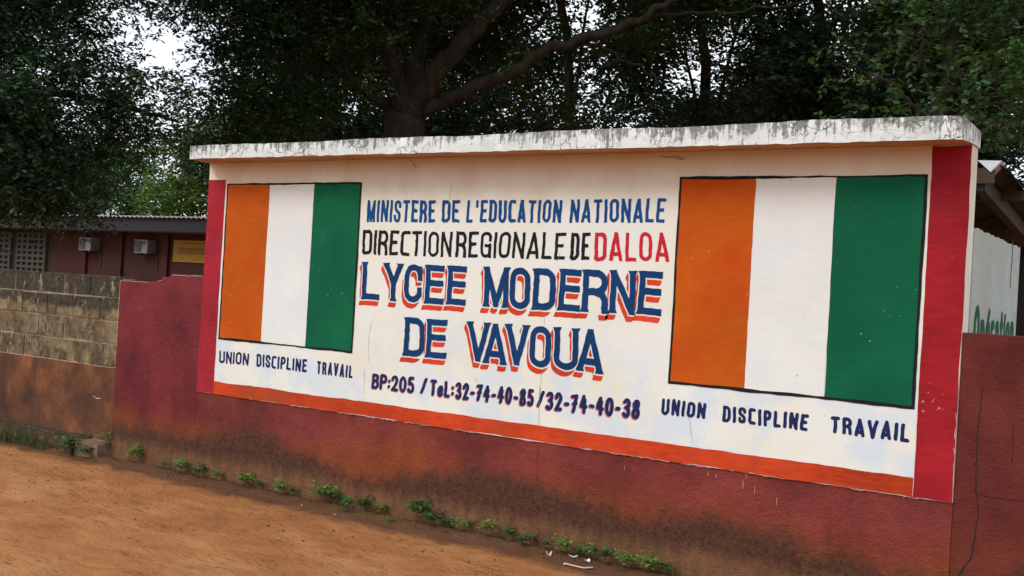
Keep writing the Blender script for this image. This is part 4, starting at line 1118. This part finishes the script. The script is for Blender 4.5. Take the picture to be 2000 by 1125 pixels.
tree('spreading_tree', 'huge spreading tree with thick bare limbs rising behind the sign', 'tree', tb,
     [([tb, tb + np.array([0, 0, 2.2]), at(790, 270, 24), at(797, 205, 24)], .55, .43),
      ([at(797, 215, 24), at(835, 170, 23.7), at(880, 105, 23.3), at(935, 50, 23), at(1000, -20, 22.6), at(1080, -120, 22)], .30, .12),
      ([at(800, 230, 24), at(850, 205, 23.8), at(910, 180, 23.5), at(990, 145, 23.2), at(1070, 95, 23), at(1160, 72, 23), at(1230, 45, 23), at(1310, 0, 22.8), at(1400, -70, 22.6)], .20, .055),
      ([at(792, 215, 24), at(775, 140, 24), at(740, 60, 23.7), at(700, 0, 23.4), at(660, -80, 23)], .24, .09),
      ([at(795, 210, 24), at(812, 120, 24.2), at(818, 20, 24.4), at(800, -90, 24.4)], .26, .12),
      ([at(785, 235, 24), at(730, 190, 24), at(650, 130, 23.6), at(560, 60, 23.2), at(470, -20, 22.8)], .14, .04),
      ([at(1070, 96, 23), at(1160, 92, 23.2), at(1220, 120, 23.4), at(1290, 150, 23.5), at(1330, 170, 23.6)], .05, .015),
      ([at(1270, 140, 23.4), at(1278, 175, 23.4), at(1270, 210, 23.5)], .03, .012),
      ([at(1250, 35, 23), at(1370, 25, 23), at(1480, 18, 23), at(1600, -10, 23)], .04, .015)],
     cls, .13, LD2, 202, group=G_T)

# darker trees further back
def bank(px0, px1, py0, py1, d, step, r, seed, holes=(), dens=1.0):
    """clumps filling a crown that spans these directions at about d metres, thinner round the given gaps"""
    q = random.Random(seed); out = []; y = py0; row = 0
    while y < py1:
        x = px0 + (step * .5 if row % 2 else 0)
        while x < px1:
            ax, ay = x + q.uniform(-.35, .35) * step, y + q.uniform(-.35, .35) * step
            dn = dens * q.uniform(.55, 1.25)
            gap = min([(math.hypot(ax - h[0], ay - h[1]) - .5 * r * FPX / d) / h[2] for h in holes] or [9])
            if gap > .9:
                out.append((ax, ay, d + q.uniform(-1.5, 1.5), r * q.uniform(.8, 1.2), dn * (.5 if gap < 1.6 else 1)))
            x += step
        y += step * .85; row += 1
    return out


BK = [('fine leaved dark tree behind the bare limbs of the huge tree', 1100, 33, bank(930, 1230, -130, 300, 33, 78, 1.0, 1, [(1090, 45, 24), (1150, 25, 20), (1125, 115, 6), (1210, 165, 12), (1215, 240, 8), (1170, 190, 6), (1020, 20, 14)], .85)),
      ('tall dark tree beyond the wall above the ministry lettering', 1370, 31, bank(1240, 1490, -130, 300, 31, 76, 1.0, 2, [(1300, 140, 10), (1365, 75, 14), (1440, 30, 20), (1450, 140, 14)], .85)),
      ('dense dark tree beyond the wall above the corner flag', 1600, 26, bank(1470, 1760, -130, 290, 26, 82, 1.0, 3, [(1640, 8, 24), (1560, 25, 16), (1700, 150, 10)], 1.2)),
      ('dark tree beyond the lean to roof at the far corner', 1930, 24, bank(1740, 2140, -120, 520, 24, 90, 1.0, 4, [(1945, 75, 18), (1995, 330, 30), (1960, 175, 12)], 1.3)),
      ('dark tree standing behind the hood between the flags', 640, 34, bank(420, 930, -120, 310, 34, 80, 1.15, 5, [(650, 135, 20), (722, 120, 11), (708, 222, 14), (455, 165, 18), (508, 72, 14), (410, 40, 40), (885, 145, 15)], 1.2))]
for i, (lab, px, d, cs) in enumerate(BK):
    bb = at(px, 600, d); bb[2] = 0
    lim = [([bb, bb + np.array([.15, 0, 2.5]), at(px + 8, 120, d), at(px - 20, -80, d)], .26, .10)]
    for c in cs[3:40:5]: lim.append(([at(px + 3, 330, d), at((px + c[0]) / 2, (330 + c[1]) / 2 - 20, d), at(c[0], c[1], c[2])], .08, .02))
    top = [(at(px + q * 90, -330, d + 1), (2.6, 2.6, 2.0), .8) for q in (-1, 0, 1)]
    tree('background_tree', lab, 'tree', bb, lim, [cl(*c) for c in cs] + [(tuple(a_), b_, c_) for a_, b_, c_ in top], .20, LB, 300 + i * 17, group=G_T)

# far wood behind them all, one mass of foliage
fw_ = bank(500, 2800, 10, 460, 52, 80, 1.6, 9, [(410, 40, 80), (1090, 45, 26), (1150, 25, 24), (1300, 140, 5), (1640, 8, 16), (1995, 330, 26), (708, 222, 10), (650, 135, 14), (885, 145, 11), (1365, 165, 12), (1440, 30, 14), (1170, 190, 14), (1370, 75, 20), (1560, 25, 14)], 1.9)
fwo = link('far_wood', leaf_mesh('far_wood', [cl(*c) for c in fw_], .36, 9, 777, .25, .45), LB)
tag(fwo, 'dark far wood closing the gaps between the trees', 'wood', kind='stuff')

# near tree with round leaves over the corner of the sign
rb = at(1800, 620, 10.5); rb[2] = 0
cls = [cl(*a) for a in [(1640, 120, 10.5, .28, .55), (1610, 150, 10.5, .20, .5), (1690, 150, 10.5, .30, .55), (1760, 190, 10, .34, .7), (1815, 205, 9.8, .32, .8), (1870, 195, 9.8, .34, .8), (1880, 110, 10.5, .42, .75), (1800, 60, 10.5, .40, .7), (1860, 40, 10.5, .45, .75), (1930, 60, 10.5, .5, .8),
                        (1960, 150, 10, .45, .8), (1990, 200, 10, .4, .8), (1900, 250, 10, .32, .7), (1960, 270, 10.3, .38, .7), (1740, 110, 11, .3, .6), (1720, 240, 11, .3, .7), (1620, 220, 11, .22, .5), (1900, -60, 10.5, .9, .7), (2060, 60, 10.5, .9, .8), (2080, 230, 10.5, .7, .7), (1780, -40, 11, .6, .6)]]
tree('round_leaved_tree', 'leafy tree with lighter rounded leaves over the corner end of the hood', 'tree', rb,
     [([rb, rb + np.array([.05, .05, 1.5]), at(1830, 260, 10.6), at(1860, 120, 10.6), at(1900, -40, 10.6)], .13, .05),
      ([at(1836, 250, 10.6), at(1780, 200, 10.4), at(1700, 150, 10.4), at(1630, 125, 10.5)], .04, .008),
      ([at(1845, 220, 10.6), at(1900, 190, 10.2), at(1980, 190, 10)], .04, .01),
      ([at(1850, 180, 10.6), at(1810, 110, 10.5), at(1790, 30, 10.6)], .04, .012)],
     cls, .075, LR, 404, per=8, droop=.05, aspect=.62, group=G_T)

# brighter trees far beyond the red building
for i, (lab, px, d, cs, lm) in enumerate([
        ('yellow green tree beyond the red building close beside the sign edge', 370, 42, [(350, 340, 42, 1.3), (390, 300, 42, 1.1), (330, 390, 41, 1.1), (390, 390, 41, 1.2), (420, 350, 43, 1.5), (350, 285, 43, .7, .7), (440, 280, 43, 1.6)], LY),
        ('fresh green tree beyond the middle of the red building roof', 250, 46, [(250, 350, 46, 1.5), (290, 300, 46, .9, .9), (220, 390, 45, 1.3), (280, 400, 45, 1.1), (200, 310, 47, 1.5), (240, 285, 47, .8, .7), (140, 370, 47, 1.8)], LY2),
        ('dull green tree far beyond the red building under dark leaves', 60, 48, [(60, 330, 48, 2.2), (-20, 380, 48, 2.2), (120, 400, 47, 1.5), (20, 280, 48, 2.0), (110, 310, 48, 1.5, .8)], LD2)]):
    bb = at(px, 620, d); bb[2] = 0
    tree('distant_tree', lab, 'tree', bb, [([bb, bb + np.array([0, 0, 2]), at(px, 330, d)], .25, .1)] + [([at(px, 420, d), at(c[0], c[1], c[2])], .07, .02) for c in cs[:4]],
         [cl(c[0], c[1], c[2], c[3], 1.5) for c in cs], .21, lm, 500 + 11 * i, group=G_T)

# ------------------------------------------------------------------ weeds and litter at the foot of the wall
LW = [m_leaf('weed_leaf_bright', (.060, .15, .030), (.15, .31, .065), .55, .3), m_leaf('weed_leaf_dark', (.030, .085, .024), (.075, .17, .045), .55, .3), m_leaf('weed_leaf_yellow', (.075, .16, .028), (.17, .31, .060), .55, .3)]


def weed_mesh(name, h, seed, spread=1.0):
    r = random.Random(seed); V = []; F = []; stems = MB()
    ns = r.randint(6, 8)
    for s in range(ns):
        a = r.uniform(0, 6.28); lean = r.uniform(.1, .8) * spread
        top = Vector((math.cos(a) * h * lean, math.sin(a) * h * lean, h * r.uniform(.65, 1.0)))
        stems.tube([(0, 0, -.01), tuple(top * .5 + Vector((0, 0, h * .08))), tuple(top)], [.0022, .0017, .001], 5)
        nl = r.randint(5, 8)
        for k in range(nl):
            t = .30 + .70 * (k + 1) / nl; p = top * t + Vector((0, 0, h * .1 * (1 - t)))
            b_ = a + k * 2.4 + r.uniform(-.4, .4); L = h * r.uniform(.30, .55) * (1.15 - .35 * t); w = L * r.uniform(.42, .6)
            d = Vector((math.cos(b_), math.sin(b_), r.uniform(-.15, .55))).normalized(); sd = d.cross(Vector((0, 0, 1))).normalized(); n = sd.cross(d)
            i0 = len(V)
            for u, ww, dz in ((.08, 0, 0), (.35, .42, .06), (.65, .40, .05), (1.0, 0, -.10)):
                c = p + d * (L * u) + n * (L * dz)
                if ww == 0: V.append(tuple(c))
                else: V += [tuple(c + sd * w * ww + n * w * .14), tuple(c), tuple(c - sd * w * ww + n * w * .14)]
            F += [(i0, i0 + 1, i0 + 2), (i0, i0 + 2, i0 + 3), (i0 + 1, i0 + 4, i0 + 5, i0 + 2), (i0 + 2, i0 + 5, i0 + 6, i0 + 3), (i0 + 4, i0 + 7, i0 + 5), (i0 + 5, i0 + 7, i0 + 6)]
    me = bpy.data.meshes.new(name); me.from_pydata(V, [], F); me.update()
    return me, stems.mesh('stem', True)


WEEDS = [(-3.15, -.14, .15, 'tall dark weed against the front of the mossy footing'), (-2.90, -.17, .10, 'bright spreading weed in front of the concrete step'),
         (-2.84, -.02, .07, 'tiny weed growing in the joint above the concrete step'), (-2.42, -.03, .125, 'thin upright weed by the crimson wall, alone beyond the step'),
         (-2.05, -.05, .055, 'small low weed below the crimson wall, first after a bare gap'), (-1.83, -.07, .10, 'leafy weed at the crimson wall where the sign base begins'),
         (-1.64, -.04, .09, 'leafy weed at the wall foot under the faded crimson border'), (-1.44, -.04, .07, 'small weed under the word UNION of the smaller motto'),
         (-1.14, -.04, .10, 'bushy weed under the gap between UNION and DISCIPLINE of the smaller motto'), (-.98, -.03, .055, 'small weed under the start of DISCIPLINE of the smaller motto'),
         (-.76, -.06, .09, 'broad bright weed under the end of DISCIPLINE of the smaller motto'), (-.64, -.03, .055, 'pale thin weed just beside the broad bright weed under DISCIPLINE'),
         (-.33, -.06, .115, 'bright full weed under the word TRAVAIL of the smaller motto'), (-.22, -.03, .08, 'dark leafy weed under the last letters of the smaller TRAVAIL'),
         (-.05, -.14, .055, 'small bright weed growing out on the dirt before BP'), (-.13, -.03, .065, 'sparse stalky weed close to the wall before BP'),
         (.05, -.03, .10, 'leafy dark weed under the letters BP'), (.19, -.03, .065, 'small weed under the figures 205'), (.36, -.13, .03, 'flat creeping weed on the dirt under the first slash'),
         (.53, -.06, .135, 'biggest bushy dark weed below Tel on the number line'), (.68, -.08, .09, 'dark weed leaning off the biggest bushy weed'),
         (.77, -.03, .06, 'small yellow green weed under the first figures 32'), (.90, -.06, .075, 'low yellow green weed under the figures 74'),
         (1.12, -.09, .115, 'tall leafy weed under the first figures 40'), (1.27, -.05, .09, 'round leafy weed under the figures 85'), (1.40, -.10, .07, 'low dark weed out on the dirt under the second slash'),
         (1.42, -.03, .07, 'weed close to the wall under the second slash'), (1.55, -.07, .06, 'small dark weed under the second figures 32'), (1.69, -.09, .105, 'leafy weed beside a crumpled leaf under the second figures 74'),
         (1.77, -.03, .06, 'small weed behind the white plastic scrap'), (1.84, -.03, .10, 'upright weed close to the wall beside the white plastic scraps'), (1.97, -.08, .105, 'bushy weed just past the bleached stick'),
         (2.12, -.09, .105, 'narrow upright weed under the last figures 38'), (2.24, -.07, .11, 'broad bright weed under the gap before the larger UNION'), (2.36, -.04, .075, 'weed under the larger word UNION')]
protos = [weed_mesh('leaves', 1.0, 900 + k, (1.0, .8, 1.25, .6)[k]) for k in range(4)]
G_W = 'young weeds along the foot of the wall'
for i, (x, y, h, lab) in enumerate(WEEDS):
    lm, sm = protos[i % 4]
    w = thing('weed', lab, 'weed', (x, y, ground_z(x, y) if y < -.02 else .12), G_W)
    if i == 2: w.location.z = .13
    kk = 1.0 if x < 1.0 else .84; w.scale = (h * 1.34 * kk, h * 1.34 * kk, h * 1.22 * kk); w.rotation_euler = (0, 0, i * 1.7)
    mt = LW[(0, 1, 0, 2, 1)[i % 5] if 'dark' not in lab else 1]
    for nm, me, m_ in (('leaves', lm, mt), ('stem', sm, LW[1])):
        o = bpy.data.objects.new(nm, me); COL.objects.link(o); o.parent = w
        if not me.materials: me.materials.append(m_)
        o.material_slots[0].link = 'OBJECT'; o.material_slots[0].material = m_

# grass on the footing, nobody could count the blades
gv, gf = [], []
for k in range(1500):
    if k < 620: x = random.uniform(-4.3, -3.42); y = -.16 + random.uniform(-.05, .05); z = ground_z(x, y); h = random.uniform(.03, .10) * (1.5 if x < -3.66 else .6)
    elif k < 900: x = random.uniform(-4.3, -3.2); y = random.uniform(-.11, 0); z = .12; h = random.uniform(.01, .035)
    else: x = random.uniform(-2.9, 2.6); y = -abs(random.gauss(0, .07)) - .01; z = ground_z(x, y); h = random.uniform(.01, .04)
    a = random.uniform(0, 6.28); l = random.uniform(.1, .7) * h; w = random.uniform(.0012, .0028); b0 = len(gv)
    dx, dy = math.cos(a), math.sin(a)
    gv += [(x - dy * w, y + dx * w, z), (x + dy * w, y - dx * w, z), (x + dx * l * .5 + dy * w * .7, y + dy * l * .5 - dx * w * .7, z + h * .7), (x + dx * l * .5 - dy * w * .7, y + dy * l * .5 + dx * w * .7, z + h * .7), (x + dx * l, y + dy * l, z + h)]
    gf.append((b0, b0 + 1, b0 + 2, b0 + 3)); gf.append((b0 + 3, b0 + 2, b0 + 4))
me = bpy.data.meshes.new('grass'); me.from_pydata(gv, [], gf); me.update()
tag(link('grass', me, M['grass']), 'short grass tufts on the mossy footing and along the wall', 'grass', kind='stuff')


def chip(name, label, cat, x, y, sx, sy, rot, mat, curl=.3, group=None, seed=0):
    r = random.Random(seed); V = []; F = []; n = 6
    for j in range(n + 1):
        for i in range(n + 1):
            u = i / n - .5; v = j / n - .5
            if math.hypot(u, v) > .5: s = .5 / math.hypot(u, v); u *= s; v *= s
            V.append((u * sx * .7, v * sy * .7, curl * sx * (u * u * 2 + .4 * v * u) + r.uniform(0, .12) * sy * curl + .002))
    for j in range(n):
        for i in range(n): a = j * (n + 1) + i; F.append((a, a + 1, a + n + 2, a + n + 1))
    me = bpy.data.meshes.new(name); me.from_pydata(V, [], F); me.update()
    o = link(name, me, mat); o.location = (x, y, ground_z(x, y) + .004); o.rotation_euler = (0, 0, rot)
    md = o.modifiers.new('thickness', 'SOLIDIFY'); md.thickness = .0015
    return tag(o, label, cat, group)


chip('plastic_scrap', 'white plastic scrap under the leaves before the bleached stick', 'litter', 1.767, -.10, .075, .04, .4, M['litterw'], seed=1)
chip('plastic_scrap', 'bluish white plastic scrap beside the bushy weed past the stick', 'litter', 1.87, -.11, .05, .045, 1.2, M['litterw'], .5, seed=2)
chip('dry_leaf', 'dark red brown dry leaf lying under the first figures 40', 'leaf', .80, -.115, .06, .03, .2, M['dryleaf'], .8, seed=3)
chip('dry_leaf', 'pale crumpled leaf on the dirt under the second figures 74', 'leaf', 1.62, -.14, .05, .045, .9, M['stickm'], 1.0, seed=4)
chip('paper_scrap', 'tiny white scrap on the dirt under the smaller word TRAVAIL', 'litter', -.41, -.17, .028, .012, -.6, M['litterw'], .3, seed=5)
chip('paper_scrap', 'pale pinkish scrap on the dirt beside the weed before BP', 'litter', -.05, -.22, .03, .02, .5, M['stickm'], .4, seed=6)
b = MB(); pts = [(1.785, -.242, .012), (1.80, -.238, .016), (1.83, -.222, .012), (1.90, -.205, .010), (1.955, -.190, .012)]
b.tube([(x, y, z + ground_z(x, y)) for x, y, z in pts], [.006, .0055, .005, .005, .004], 7)
tag(b.build('stick', M['stickm'], None, True), 'bleached bent stick lying on the dirt', 'stick')
